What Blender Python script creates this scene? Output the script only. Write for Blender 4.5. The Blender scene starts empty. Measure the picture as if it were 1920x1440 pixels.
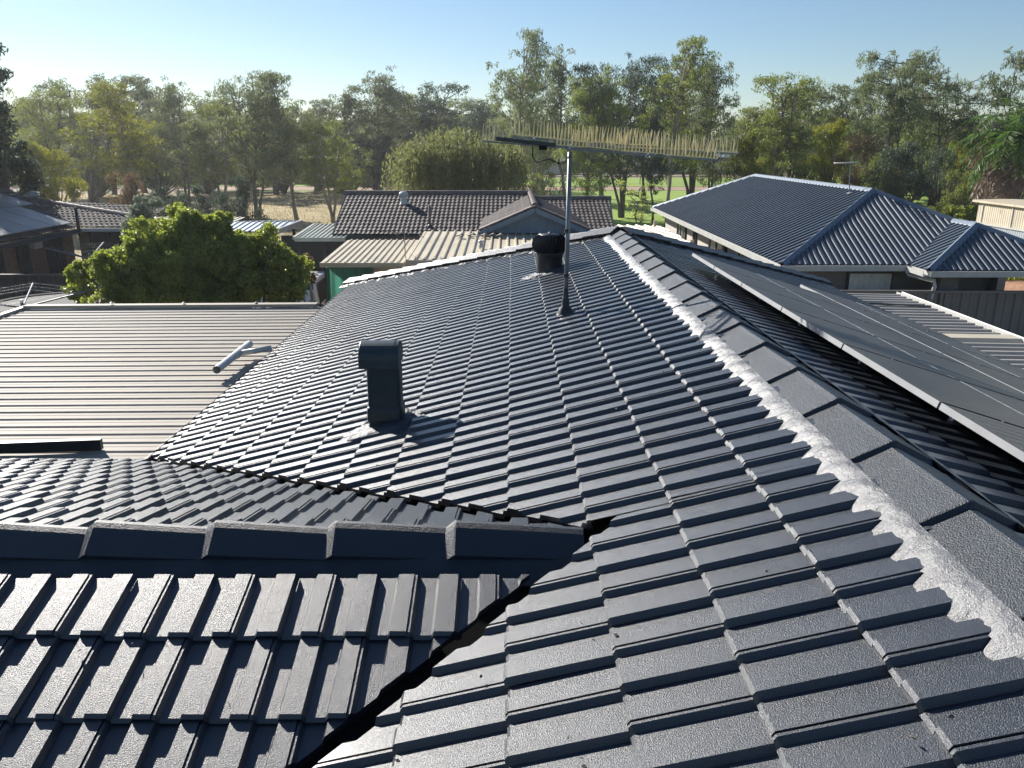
import bpy, bmesh, math, random
import numpy as np
from mathutils import Vector, Matrix
R = math.radians
rnd = random.Random(7)
sc = bpy.context.scene
COL = sc.collection

# ---------------------------------------------------------------- camera
F_PX = 1500.0            # focal length in pixels of a 1920 px wide picture
PITCH = R(16.7)
cam_d = bpy.data.cameras.new('camera')
cam = bpy.data.objects.new('camera', cam_d)
COL.objects.link(cam)
cam_d.sensor_fit = 'HORIZONTAL'; cam_d.sensor_width = 36.0
cam_d.lens = 36.0 * F_PX / 1920.0
cam_d.clip_start = 0.05; cam_d.clip_end = 3000
cam.location = (0, 0, 0)
cam.rotation_euler = (R(90) - PITCH, 0, 0)
sc.camera = cam
# ---------------------------------------------------------------- light
SUN_AZ, SUN_EL = R(-38), R(28)     # azimuth from +Y towards +X
w = bpy.data.worlds.new('World'); sc.world = w; w.use_nodes = True
nt = w.node_tree; bg = nt.nodes['Background']
sky = nt.nodes.new('ShaderNodeTexSky'); sky.sky_type = 'NISHITA'; sky.sun_disc = False
sky.sun_elevation = SUN_EL; sky.sun_rotation = SUN_AZ
sky.air_density = 1.0; sky.dust_density = 0.12; sky.ozone_density = 4.0; sky.altitude = 0
nt.links.new(sky.outputs[0], bg.inputs[0]); bg.inputs[1].default_value = 0.063
sun_d = bpy.data.lights.new('sun', 'SUN'); sun_d.energy = 5.0; sun_d.angle = R(0.53); sun_d.color = (1.0, 0.95, 0.88)
sun = bpy.data.objects.new('sun', sun_d); COL.objects.link(sun)
sd = Vector((math.sin(SUN_AZ) * math.cos(SUN_EL), math.cos(SUN_AZ) * math.cos(SUN_EL), math.sin(SUN_EL)))
sun.rotation_euler = (-sd).to_track_quat('-Z', 'Y').to_euler()
sun.location = sd * 50
sc.view_settings.view_transform = 'Standard'; sc.view_settings.look = 'None'
sc.view_settings.exposure = 0.78; sc.view_settings.gamma = 1.0; sc.view_settings.use_curve_mapping = False
sc.cycles.max_bounces = 6; sc.cycles.transparent_max_bounces = 8

GZ = -4.85               # ground level, the camera is at z = 0
_c, _s = math.cos(PITCH), math.sin(PITCH)
def ray(x, y):
    u = (x - 960) / F_PX; v = -(y - 720) / F_PX
    return Vector((u, _c + v * _s, -_s + v * _c))
def at_z(x, y, z): r = ray(x, y); return r * (z / r.z)
def at_y(x, y, Y): r = ray(x, y); return r * (Y / r.y)

# ---------------------------------------------------------------- object helpers
ORG = {}
def tag(o, label=None, cat=None, group=None, kind=None):
    if label: o['label'] = label
    if cat: o['category'] = cat
    if group: o['group'] = group
    if kind: o['kind'] = kind
    return o
def thing(name, label, cat, loc=(0, 0, 0), group=None):
    o = bpy.data.objects.new(name, None); COL.objects.link(o)
    o.location = loc; o.empty_display_size = 0.1
    ORG[o] = Vector(loc)
    return tag(o, label, cat, group)
def link_mesh(name, me, mat, parent=None):
    o = bpy.data.objects.new(name, me); COL.objects.link(o)
    if mat is not None:
        if not me.materials: me.materials.append(mat)
        else: me.materials[0] = mat
    if parent is not None:
        o.parent = parent; ORG[o] = ORG[parent]
    else: ORG[o] = Vector((0, 0, 0))
    return o
class MB:
    def __init__(s): s.v = []; s.f = []
    def add(s, vs, fs):
        n = len(s.v); s.v += [tuple(p) for p in vs]; s.f += [tuple(i + n for i in q) for q in fs]; return s
    def box(s, c, size, rot=None, top=None):
        hx, hy, hz = size[0] / 2, size[1] / 2, size[2] / 2
        tx, ty = top if top else (1, 1)
        P = [Vector((x * hx * (tx if z > 0 else 1), y * hy * (ty if z > 0 else 1), z * hz)) for z in (-1, 1) for y in (-1, 1) for x in (-1, 1)]
        if rot is not None: P = [rot @ p for p in P]
        c = Vector(c)
        return s.add([p + c for p in P], [(0, 2, 3, 1), (4, 5, 7, 6), (0, 1, 5, 4), (2, 6, 7, 3), (0, 4, 6, 2), (1, 3, 7, 5)])
    def bar(s, p, q, wd, ht, up=(0, 0, 1)):
        p, q = Vector(p), Vector(q); d = q - p; L = d.length; d.normalize(); up = Vector(up)
        x = d.cross(up)
        if x.length < 1e-4: x = d.cross(Vector((1, 0, 0)))
        x.normalize(); z = x.cross(d)
        m = Matrix((x, d, z)).transposed()
        return s.box((p + q) / 2, (wd, L, ht), m)
    def tube(s, pts, rad, n=8, caps=True):
        pts = [Vector(p) for p in pts]
        if not isinstance(rad, (list, tuple)): rad = [rad] * len(pts)
        vs = []; fs = []; ref = None
        for i, p in enumerate(pts):
            d = (pts[min(i + 1, len(pts) - 1)] - pts[max(i - 1, 0)]).normalized()
            if ref is None: ref = d.orthogonal().normalized()
            a = (ref - d * ref.dot(d)); a = a.normalized() if a.length > 1e-5 else d.orthogonal().normalized()
            ref = a; b = d.cross(a)
            for k in range(n):
                t = 2 * math.pi * k / n
                vs.append(p + (a * math.cos(t) + b * math.sin(t)) * rad[i])
        for i in range(len(pts) - 1):
            for k in range(n):
                fs.append((i * n + k, i * n + (k + 1) % n, (i + 1) * n + (k + 1) % n, (i + 1) * n + k))
        if caps:
            fs.append(tuple(range(n - 1, -1, -1))); fs.append(tuple((len(pts) - 1) * n + k for k in range(n)))
        return s.add(vs, fs)
    def poly(s, pts): return s.add(pts, [tuple(range(len(pts)))])
    def slab(s, pts, th, up=(0, 0, 1)):
        n = len(pts); u = Vector(up) * th
        P = [Vector(p) for p in pts]
        vs = [p for p in P] + [p - u for p in P]
        fs = [tuple(range(n)), tuple(range(2 * n - 1, n - 1, -1))] + [(i, i + n, (i + 1) % n + n, (i + 1) % n) for i in range(n)]
        return s.add(vs, fs)
    def lathe(s, c, prof, n=24, ang=None):
        vs = []; fs = []; c = Vector(c)
        for r, z in prof:
            for k in range(n):
                t = 2 * math.pi * k / n
                vs.append(c + Vector((r * math.cos(t), r * math.sin(t), z)))
        for i in range(len(prof) - 1):
            for k in range(n):
                fs.append((i * n + k, i * n + (k + 1) % n, (i + 1) * n + (k + 1) % n, (i + 1) * n + k))
        return s.add(vs, fs)
    def build(s, name, mat, parent=None, smooth=False, bevel=0):
        me = bpy.data.meshes.new(name)
        o_ = ORG[parent] if parent is not None else Vector((0, 0, 0))
        me.from_pydata([(p[0] - o_.x, p[1] - o_.y, p[2] - o_.z) for p in s.v], [], s.f)
        if smooth: me.polygons.foreach_set('use_smooth', [True] * len(me.polygons))
        me.update()
        o = link_mesh(name, me, mat, parent)
        if bevel:
            b = o.modifiers.new('bevel', 'BEVEL'); b.width = bevel; b.segments = 2; b.limit_method = 'ANGLE'
        return o
def copy_tree(o, parent=None, top=True):
    c = o.copy(); COL.objects.link(c)
    if parent is not None: c.parent = parent
    for ch in o.children: copy_tree(ch, c, False)
    return c

# ---------------------------------------------------------------- materials
def mat(name, col, rough=0.6, metal=0.0, spec=0.5, var=None, bump=None, bump2=None, coat=0.0, dirt=None, aniso=None, island=0.0):
    m = bpy.data.materials.new(name); m.use_nodes = True
    n = m.node_tree; L = n.links; b = n.nodes['Principled BSDF']
    b.inputs['Roughness'].default_value = rough; b.inputs['Metallic'].default_value = metal
    b.inputs['Specular IOR Level'].default_value = spec
    b.inputs['Coat Weight'].default_value = coat; b.inputs['Coat Roughness'].default_value = 0.15
    b.inputs['Base Color'].default_value = (*col, 1)
    tc = n.nodes.new('ShaderNodeTexCoord')
    def noise(scale, detail=4, sv=None, rough_=0.55):
        t = n.nodes.new('ShaderNodeTexNoise'); t.inputs['Scale'].default_value = scale; t.inputs['Detail'].default_value = detail
        t.inputs['Roughness'].default_value = rough_
        src = tc.outputs['Object']
        if sv:
            mp = n.nodes.new('ShaderNodeMapping'); mp.inputs['Scale'].default_value = sv
            L.new(src, mp.inputs['Vector']); src = mp.outputs['Vector']
        L.new(src, t.inputs['Vector'])
        return t
    last = None
    if var:                                    # (scale, amount, stretch)
        t = noise(var[0], 6, var[2] if len(var) > 2 else None)
        r = n.nodes.new('ShaderNodeMapRange'); r.inputs['From Min'].default_value = 0.3; r.inputs['From Max'].default_value = 0.7
        r.inputs['To Min'].default_value = 1 - var[1]; r.inputs['To Max'].default_value = 1 + var[1]
        L.new(t.outputs['Fac'], r.inputs['Value'])
        mx = n.nodes.new('ShaderNodeMix'); mx.data_type = 'RGBA'; mx.blend_type = 'MULTIPLY'; mx.inputs['Factor'].default_value = 1
        mx.inputs[6].default_value = (*col, 1); L.new(r.outputs[0], mx.inputs[7]); last = mx.outputs[2]
    if dirt:                                   # (scale, threshold, colour, stretch)
        t = noise(dirt[0], 8, dirt[3] if len(dirt) > 3 else None, 0.7)
        r = n.nodes.new('ShaderNodeMapRange'); r.inputs['From Min'].default_value = dirt[1]; r.inputs['From Max'].default_value = dirt[1] + 0.12
        L.new(t.outputs['Fac'], r.inputs['Value'])
        mx = n.nodes.new('ShaderNodeMix'); mx.data_type = 'RGBA'; mx.inputs[6].default_value = (*col, 1); mx.inputs[7].default_value = (*dirt[2], 1)
        if last: L.new(last, mx.inputs[6])
        L.new(r.outputs[0], mx.inputs['Factor']); last = mx.outputs[2]
    if island:
        g = n.nodes.new('ShaderNodeNewGeometry')
        r = n.nodes.new('ShaderNodeMapRange'); r.inputs['To Min'].default_value = 1 - island; r.inputs['To Max'].default_value = 1 + island
        L.new(g.outputs['Random Per Island'], r.inputs['Value'])
        mx = n.nodes.new('ShaderNodeMix'); mx.data_type = 'RGBA'; mx.blend_type = 'MULTIPLY'; mx.inputs['Factor'].default_value = 1
        mx.inputs[6].default_value = (*col, 1)
        if last: L.new(last, mx.inputs[6])
        L.new(r.outputs[0], mx.inputs[7]); last = mx.outputs[2]
    if last: L.new(last, b.inputs['Base Color'])
    prev = None
    for bp in (bump, bump2):
        if bp:                                 # (scale, distance, stretch)
            t = noise(bp[0], 3, bp[2] if len(bp) > 2 else None)
            k = n.nodes.new('ShaderNodeBump'); k.inputs['Strength'].default_value = 1.0; k.inputs['Distance'].default_value = bp[1]
            L.new(t.outputs['Fac'], k.inputs['Height'])
            if prev: L.new(prev, k.inputs['Normal'])
            prev = k.outputs['Normal']
    if prev: L.new(prev, b.inputs['Normal'])
    return m
def leafmat(name, col, col2, trans=0.4, rough=0.6):
    m = bpy.data.materials.new(name); m.use_nodes = True
    n = m.node_tree; L = n.links; b = n.nodes['Principled BSDF']; out = n.nodes['Material Output']
    g = n.nodes.new('ShaderNodeNewGeometry'); oi = n.nodes.new('ShaderNodeObjectInfo')
    tc = n.nodes.new('ShaderNodeTexCoord'); t = n.nodes.new('ShaderNodeTexNoise'); t.inputs['Scale'].default_value = 0.5
    L.new(tc.outputs['Object'], t.inputs['Vector'])
    a = n.nodes.new('ShaderNodeMath'); a.operation = 'ADD'; L.new(g.outputs['Random Per Island'], a.inputs[0]); L.new(t.outputs['Fac'], a.inputs[1])
    a2 = n.nodes.new('ShaderNodeMath'); a2.operation = 'MULTIPLY'; a2.inputs[1].default_value = 0.5; L.new(a.outputs[0], a2.inputs[0])
    cr = n.nodes.new('ShaderNodeMix'); cr.data_type = 'RGBA'; cr.inputs[6].default_value = (*col, 1); cr.inputs[7].default_value = (*col2, 1)
    L.new(a2.outputs[0], cr.inputs['Factor'])
    hv = n.nodes.new('ShaderNodeHueSaturation')
    r = n.nodes.new('ShaderNodeMapRange'); r.inputs['To Min'].default_value = 0.8; r.inputs['To Max'].default_value = 1.2
    L.new(oi.outputs['Random'], r.inputs['Value']); L.new(r.outputs[0], hv.inputs['Value'])
    L.new(cr.outputs[2], hv.inputs['Color'])
    L.new(hv.outputs['Color'], b.inputs['Base Color']); b.inputs['Roughness'].default_value = rough
    tr = n.nodes.new('ShaderNodeBsdfTranslucent')
    br = n.nodes.new('ShaderNodeHueSaturation'); br.inputs['Saturation'].default_value = 1.15; br.inputs['Value'].default_value = 1.6
    L.new(hv.outputs['Color'], br.inputs['Color']); L.new(br.outputs['Color'], tr.inputs['Color'])
    ms = n.nodes.new('ShaderNodeMixShader'); ms.inputs[0].default_value = trans
    L.new(b.outputs[0], ms.inputs[1]); L.new(tr.outputs[0], ms.inputs[2]); L.new(ms.outputs[0], out.inputs['Surface'])
    return m
PAINT = (0.010, 0.017, 0.028)
M_tile = mat('painted_tile', PAINT, 0.38, spec=0.9, coat=0.35, var=(2.2, 0.28), bump=(330, 0.0022), bump2=(14, 0.0012), island=0.10, dirt=(24, 0.70, (0.065, 0.065, 0.055)))
M_cap = mat('painted_ridge_cap', (0.012, 0.019, 0.029), 0.42, spec=0.6, coat=0.0, var=(6, 0.2), bump=(210, 0.0036), bump2=(14, 0.0010))
M_mortar = mat('painted_mortar', (0.085, 0.088, 0.095), 0.40, spec=0.8, var=(10, 0.35), bump=(60, 0.0035), bump2=(260, 0.0022))
M_flash = mat('flashing', (0.045, 0.055, 0.07), 0.48, spec=0.5, bump=(40, 0.012), bump2=(140, 0.004))
M_dark = mat('dark_metal', (0.02, 0.024, 0.028), 0.4, metal=0.0, spec=0.5, var=(8, 0.2))
M_vent = mat('vent_paint', (0.028, 0.042, 0.048), 0.42, spec=0.5, var=(12, 0.15), bump=(300, 0.0006))
M_gutter = mat('gutter_paint', (0.035, 0.045, 0.055), 0.35, metal=0.2, var=(4, 0.2))
M_brick = mat('brown_brick', (0.20, 0.115, 0.08), 0.85, var=(9, 0.3), bump=(30, 0.01))
M_alu = mat('aluminium', (0.22, 0.225, 0.235), 0.65, metal=0.4, var=(6, 0.12))
M_galv = mat('galvanised', (0.22, 0.24, 0.26), 0.5, metal=0.6, var=(14, 0.25))
M_carport = mat('weathered_beige_metal', (0.37, 0.33, 0.27), 0.72, metal=0.0, spec=0.3, var=(1.4, 0.16, (0.25, 3, 1)), dirt=(2.2, 0.60, (0.17, 0.15, 0.13), (0.35, 2.5, 1)), bump=(2.5, 0.006))
M_patio = mat('grey_beige_metal', (0.36, 0.335, 0.30), 0.5, metal=0.1, var=(1.6, 0.2, (0.4, 3, 1)), dirt=(2.5, 0.62, (0.18, 0.16, 0.14)))
M_cream = mat('cream_metal', (0.60, 0.53, 0.40), 0.5, metal=0.05, var=(1.2, 0.15), dirt=(1.8, 0.62, (0.34, 0.27, 0.19)))
M_cream2 = mat('tan_metal', (0.62, 0.54, 0.39), 0.5, var=(1.0, 0.15), dirt=(1.6, 0.6, (0.30, 0.25, 0.18)))
M_white = mat('white_paint', (0.52, 0.52, 0.49), 0.45, var=(5, 0.1))
M_pvc = mat('pvc_pipe', (0.66, 0.64, 0.58), 0.4, var=(8, 0.12), dirt=(9, 0.62, (0.38, 0.35, 0.28)))
M_bluemetal = mat('blue_grey_roof_metal', (0.085, 0.11, 0.14), 0.58, metal=0.0, spec=0.35, var=(0.8, 0.1))
M_bluecap = mat('blue_grey_ridge_metal', (0.15, 0.19, 0.24), 0.5, metal=0.1, var=(2, 0.1))
M_terra = mat('brown_tile', (0.088, 0.070, 0.062), 0.7, spec=0.3, var=(2.0, 0.35), island=0.35, bump=(40, 0.004))
M_terracap = mat('brown_cap', (0.15, 0.115, 0.10), 0.65, var=(3, 0.3), bump=(30, 0.005))
M_clad = mat('blue_cladding', (0.16, 0.21, 0.26), 0.7, var=(3, 0.12, (4, 4, 0.4)))
M_stucco = mat('pale_render', (0.50, 0.47, 0.42), 0.9, var=(3, 0.1), bump=(60, 0.003))
M_block = mat('grey_block', (0.20, 0.185, 0.17), 0.9, var=(2, 0.15), bump=(20, 0.004, (1, 1, 5)))
M_glass = mat('window_glass', (0.03, 0.04, 0.05), 0.06, spec=0.9)
M_blind = mat('window_blind', (0.68, 0.66, 0.58), 0.8, var=(4, 0.15))
M_shade = None
M_fence = mat('grey_fence', (0.20, 0.18, 0.165), 0.55, metal=0.1, var=(1.5, 0.12))
M_fenced = mat('dark_fence', (0.075, 0.062, 0.058), 0.65, var=(1.5, 0.15))
M_black = mat('black', (0.012, 0.012, 0.014), 0.75, spec=0.15)
M_spike = None
M_bark = mat('bark', (0.15, 0.125, 0.105), 0.9, var=(3, 0.45, (1, 1, 0.25)), bump=(14, 0.03, (1, 1, 0.2)))
M_barkpale = mat('pale_bark', (0.30, 0.26, 0.22), 0.85, var=(2.4, 0.45, (1, 1, 0.3)), bump=(10, 0.03, (1, 1, 0.2)))
M_ground = mat('ground_soil', (0.20, 0.155, 0.105), 0.95, var=(0.5, 0.25), dirt=(0.35, 0.46, (0.085, 0.10, 0.035)), bump=(8, 0.05))
M_dry = mat('dry_grass', (0.38, 0.30, 0.15), 0.95, var=(0.35, 0.22), dirt=(0.22, 0.56, (0.20, 0.19, 0.07)), bump=(6, 0.06))
M_green = mat('mown_grass', (0.23, 0.34, 0.04), 0.95, var=(0.12, 0.2, (1, 3, 1)), dirt=(0.16, 0.60, (0.22, 0.22, 0.06), (1, 2.5, 1)), bump=(7, 0.05))
M_track = mat('track_dirt', (0.36, 0.24, 0.155), 0.95, var=(0.8, 0.2))
M_red = mat('red_soil', (0.38, 0.20, 0.12), 0.95, var=(0.9, 0.25), dirt=(0.7, 0.60, (0.30, 0.24, 0.10)), bump=(6, 0.05))
M_zinc = mat('zinc_sheet', (0.42, 0.46, 0.50), 0.5, metal=0.35, var=(1.5, 0.15))
M_carw = mat('white_car_paint', (0.70, 0.71, 0.72), 0.25, coat=0.6)
M_rubber = mat('rubber', (0.03, 0.03, 0.03), 0.9, spec=0.15)
L_grey = leafmat('gum_leaf_grey', (0.07, 0.09, 0.045), (0.22, 0.245, 0.12), 0.4, 0.6)
L_olive = leafmat('gum_leaf_olive', (0.08, 0.105, 0.03), (0.24, 0.265, 0.075), 0.43)
L_yell = leafmat('wattle_leaf_yellow_green', (0.09, 0.11, 0.018), (0.26, 0.25, 0.04), 0.5)
L_dark = leafmat('leaf_dark', (0.032, 0.052, 0.036), (0.09, 0.12, 0.07), 0.3)
L_brown = leafmat('leaf_brown', (0.09, 0.06, 0.035), (0.20, 0.14, 0.075), 0.35)
L_bright = leafmat('leaf_bright', (0.10, 0.145, 0.04), (0.44, 0.47, 0.12), 0.5, 0.4)
L_silver = leafmat('leaf_silver', (0.13, 0.16, 0.11), (0.34, 0.37, 0.27), 0.3)
L_willow = leafmat('pepper_leaf', (0.10, 0.115, 0.045), (0.25, 0.26, 0.11), 0.42)
M_spike = mat('spike_plastic', (0.84, 0.74, 0.44), 0.45)
M_shade = leafmat('green_shade_cloth', (0.06, 0.17, 0.13), (0.08, 0.21, 0.16), 0.35, 0.8)
L_palm = leafmat('palm_leaf', (0.04, 0.08, 0.025), (0.12, 0.19, 0.05), 0.35)
L_deadfrond = leafmat('dead_frond', (0.13, 0.095, 0.075), (0.24, 0.18, 0.145), 0.2)

# ---------------------------------------------------------------- roof sheets
def frame_of(O, S, U):
    S = Vector(S).normalized(); U = Vector(U).normalized(); N = S.cross(U)
    if N.z < 0: N = -N
    return Vector(O), S, U, N
def clip_mesh(bm, poly2, skirt=()):
    """bm in local (s,u,h); poly2 convex polygon (s,u) ccw or cw; edges in skirt get a vertical cut face"""
    cx = sum(p[0] for p in poly2) / len(poly2); cy = sum(p[1] for p in poly2) / len(poly2)
    for i in range(len(poly2)):
        a, b = poly2[i], poly2[(i + 1) % len(poly2)]
        nx, ny = (b[1] - a[1]), -(b[0] - a[0])
        if nx * (cx - a[0]) + ny * (cy - a[1]) > 0: nx, ny = -nx, -ny
        g = bm.verts[:] + bm.edges[:] + bm.faces[:]
        r = bmesh.ops.bisect_plane(bm, geom=g, dist=1e-6, plane_co=(a[0], a[1], 0), plane_no=(nx, ny, 0), clear_outer=True)
        if i in skirt:
            ed = [e for e in r['geom_cut'] if isinstance(e, bmesh.types.BMEdge)]
            x = bmesh.ops.extrude_edge_only(bm, edges=ed)
            for v in x['geom']:
                if isinstance(v, bmesh.types.BMVert): v.co.z -= 0.024
def finish(bm, fr, name, m, parent, smooth=False):
    O, S, U, N = fr; off = ORG[parent] if parent is not None else Vector((0, 0, 0))
    for v in bm.verts: v.co = O + S * v.co.x + U * v.co.y + N * v.co.z - off
    bmesh.ops.recalc_face_normals(bm, faces=[])
    me = bpy.data.meshes.new(name); bm.to_mesh(me); bm.free()
    if smooth: me.polygons.foreach_set('use_smooth', [True] * len(me.polygons))
    return link_mesh(name, me, m, parent)
def to_local(poly, fr):
    O, S, U, N = fr
    out = []
    for p in poly:
        d = Vector(p) - O; out.append((d.dot(S), d.dot(U)))
    return out
def ribbed(name, poly, S, m, parent, pitch=0.2, prof=None, lift=0.0):
    """metal sheet over a planar polygon, ribs run across S"""
    P = [Vector(p) for p in poly]; S = Vector(S).normalized()
    n = None
    for i in range(len(P)):
        n = (P[(i + 1) % len(P)] - P[i]).cross(P[(i + 2) % len(P)] - P[(i + 1) % len(P)])
        if n.length > 1e-4: break
    n.normalize()
    if n.z < 0: n = -n
    S = (S - n * S.dot(n)).normalized(); U = n.cross(S)
    fr = (P[0] + n * lift, S, U, n)
    q = to_local(P, fr)
    s0, s1 = min(a for a, b in q), max(a for a, b in q); u0, u1 = min(b for a, b in q), max(b for a, b in q)
    prof = prof or [(0, 0), (.60, 0), (.68, .028), (.84, .028), (.92, 0)]
    bm = bmesh.new(); a = []; b = []
    k = math.floor(s0 / pitch) - 1
    while k * pitch < s1 + pitch:
        for t, h in prof:
            a.append(bm.verts.new(((k + t) * pitch, u0 - .1, h))); b.append(bm.verts.new(((k + t) * pitch, u1 + .1, h)))
        k += 1
    for i in range(len(a) - 1): bm.faces.new((a[i], a[i + 1], b[i + 1], b[i]))
    clip_mesh(bm, q)
    return finish(bm, fr, name, m, parent)
CORR = [(i / 8, 0.009 * (1 + math.cos(2 * math.pi * i / 8))) for i in range(8)]
def tiles(name, poly, O, S, U, m, parent, pitch=0.15, gauge=0.312, H=0.021, lap=0.018, skirt=(), groove=True, jit=1.0, smoothprof=False, nose_phase=0.0):
    fr = frame_of(O, S, U); q = to_local(poly, fr)
    s0, s1 = min(a for a, b in q), max(a for a, b in q); u0, u1 = min(b for a, b in q), max(b for a, b in q)
    p = pitch; rr = random.Random(len(poly) + int(s1 * 10))
    def rib(k, gr):
        o = k * p
        if smoothprof:
            return [(o + p * i / 6, H * 0.5 * (1 - math.cos(2 * math.pi * i / 6))) for i in range(6)]
        pr = [(o + .0, 0), (o + .40 * p, 0), (o + .47 * p, H)]
        if gr: pr += [(o + .84 * p, H), (o + .845 * p, H - .008), (o + .862 * p, H - .008), (o + .868 * p, H - .0035), (o + .925 * p, H - .0035)]
        else: pr += [(o + .925 * p, H)]
        return pr
    i0 = math.floor((u0 - nose_phase) / gauge) - 1; i1 = math.ceil((u1 - nose_phase) / gauge) + 1
    bm = bmesh.new()
    for i in range(i0, i1):
        st = (i % 2)
        j0 = math.floor(s0 / (2 * p)) - 1; j1 = math.ceil(s1 / (2 * p)) + 1
        for j in range(j0, j1):
            base = (j * 2 + st) * p; ub = nose_phase + i * gauge
            if base > s1 + p or base + 2 * p < s0 - p or ub > u1 + gauge or ub + gauge * 1.2 < u0: continue
            pr = rib(0, groove) + rib(1, False) + [(2 * p, 0.0)]
            jh = rr.uniform(-.002, .002) * jit; ju = rr.uniform(-.004, .004) * jit; tw = rr.uniform(-.0025, .0025) * jit
            rows = [(0.001, lap - .016), (-.001, lap - .0085), (.006, lap - .0030), (.010, lap), (gauge + .035, -.001)]
            vv = []
            for (ru, rh) in rows:
                vv.append([bm.verts.new((base + a, ub + ru + ju, h + rh + jh * (1 if ru < .1 else .3) + tw * (a / (2 * p) - .5) * (1 if ru < .1 else 0))) for a, h in pr])
            for r_ in range(4):
                for k in range(len(pr) - 1): bm.faces.new((vv[r_][k], vv[r_][k + 1], vv[r_ + 1][k + 1], vv[r_ + 1][k]))
    clip_mesh(bm, q, skirt)
    return finish(bm, fr, name, m, parent)

# ================================================================ OUR HOUSE
TH = R(17.45); tt = math.tan(TH); ct, st_ = math.cos(TH), math.sin(TH)
def zM(x): return -1.4295 + tt * x            # crest plane of the main left slope
XR, YH = 1.32, 9.87                            # main ridge x, where the hips start
EX = -2.81
house = thing('tiled_house', 'house under the freshly painted glossy dark blue grey tiled roof in the foreground', 'house', (1.32, 5, GZ))
nb = -.039                                      # base plane sits this far under the crest plane
Nm = Vector((-st_, 0, ct)); Um = Vector((ct, 0, st_))
def pM(x, y): return Vector((x, y, zM(x))) + Nm * nb
O_m = Vector((.2754, 2.212, zM(.2754))) + Nm * nb
g, pt = 0.3125, 0.15
# rib crest near edge lies at y = 2.212 - .15 j ; S points away from the camera (+Y) so the pan comes after the crest
Sm = Vector((0, -1, 0))
O_m2 = O_m - Sm * (.925 * pt)
cl = .048
far = [pM(.30 - cl + .04, 2.65 + cl), pM(1.30, 2.69), pM(1.30, 9.87), pM(EX, 13.98), pM(EX, 5.76 + cl)]
near = [pM(1.30, 2.69), pM(.30, 2.69), pM(EX, -.47 - cl), pM(EX, -3), pM(1.30, -3)]
near[1] = pM(.385, 2.69)
tiles('main_roof_tiles', far, O_m2, Sm, Um, M_tile, house, pt, g, skirt=(4,))
tiles('main_roof_tiles', near, O_m2, Sm, Um, M_tile, house, pt, g, skirt=(1,))
# wing roof (slightly smaller tiles)
ws = 0.9346; YW, ZW = 2.653, -1.34
pw_, gw = .1402, .292
Uw = Vector((0, ct, st_)); Nw = Vector((0, -st_, ct))
def zWn(y): return ZW + tt * (y - YW)
def zWf(y): return ZW - tt * (y - YW)
def pWn(x, y): return Vector((x, y, zWn(y))) + Nw * nb
Nf = Vector((0, st_, ct)); Uf = Vector((0, -ct, st_))
def pWf(x, y): return Vector((x, y, zWf(y))) + Nf * nb
O_w = Vector((-1.510, 2.197, zWn(2.197))) + Nw * nb
Sw = Vector((1, 0, 0)); O_w2 = O_w - Sw * (.47 * pw_)
tiles('wing_roof_tiles', [pWn(.06, YW - .206), pWn(-6.2, YW - .206), pWn(-6.2, -.44), pWn(-2.83 - cl, -.44)], O_w2, Sw, Uw, M_tile, house, pw_, gw, skirt=(3,))
O_f = Vector((-1.47, 2.86 + gw * ct, zWf(2.86 + gw * ct))) + Nf * nb
tiles('wing_roof_tiles', [pWf(.24, YW + .02), pWf(-6.2, YW + .02), pWf(-6.2, 5.74), pWf(-2.85 - cl, 5.74)], O_f, Sw, Uf, M_tile, house, pw_, gw, skirt=(3,))
# right slope and far hip end
XE = 2 * XR - EX
zr_ = zM(XR)
def zR(x): return zr_ - tt * (x - XR)
Nr = Vector((st_, 0, ct)); Ur = Vector((-ct, 0, st_))
def pR(x, y): return Vector((x, y, zR(x))) + Nr * nb
O_r = pR(XR + .17 + g * ct * .9, 2.2)
tiles('main_roof_tiles', [pR(XR + .02, -3), pR(XE, -3), pR(XE, 14.02), pR(XR + .02, YH - .02)], O_r, Vector((0, 1, 0)), Ur, M_tile, house, pt, g)
yE = YH + (XR - EX)
def zHp(y): return zr_ - tt * (y - YH)
Nh = Vector((0, st_, ct)); Uh = Vector((0, -ct, st_))
def pH(x, y): return Vector((x, y, zHp(y))) + Nh * nb
tiles('hip_end_tiles', [pH(XR, YH + .03), pH(EX, yE), pH(XE, yE)], pH(XR, yE), Vector((1, 0, 0)), Uh, M_tile, house, pt, g)

# valley gutters, V strips below the tile edges, blackened for the channel's shadow
def valley(a, b, side):
    a, b = Vector(a), Vector(b); d = (b - a).normalized(); h = d.cross(Vector((0, 0, 1))).normalized()
    mb = MB(); n = 24
    for k in range(n):
        pass
    P = []
    for off, dz in ((-.12, -.025), (-.03, -.060), (.03, -.060), (.12, -.025)):
        P.append((a + h * off + Vector((0, 0, dz)), b + h * off + Vector((0, 0, dz))))
    for k in range(3): mb.add([P[k][0], P[k + 1][0], P[k + 1][1], P[k][1]], [(0, 1, 2, 3)])
    mb.build('valley_gutter', M_black, house)
valley((.30, 2.65, zM(.30) - .05), (EX - .1, 5.76 + .1, zM(EX) - .09), 1)
valley((.30, 2.65, zM(.30) - .05), (EX - .1, -.46 - .1, zM(EX) - .09), 1)

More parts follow.
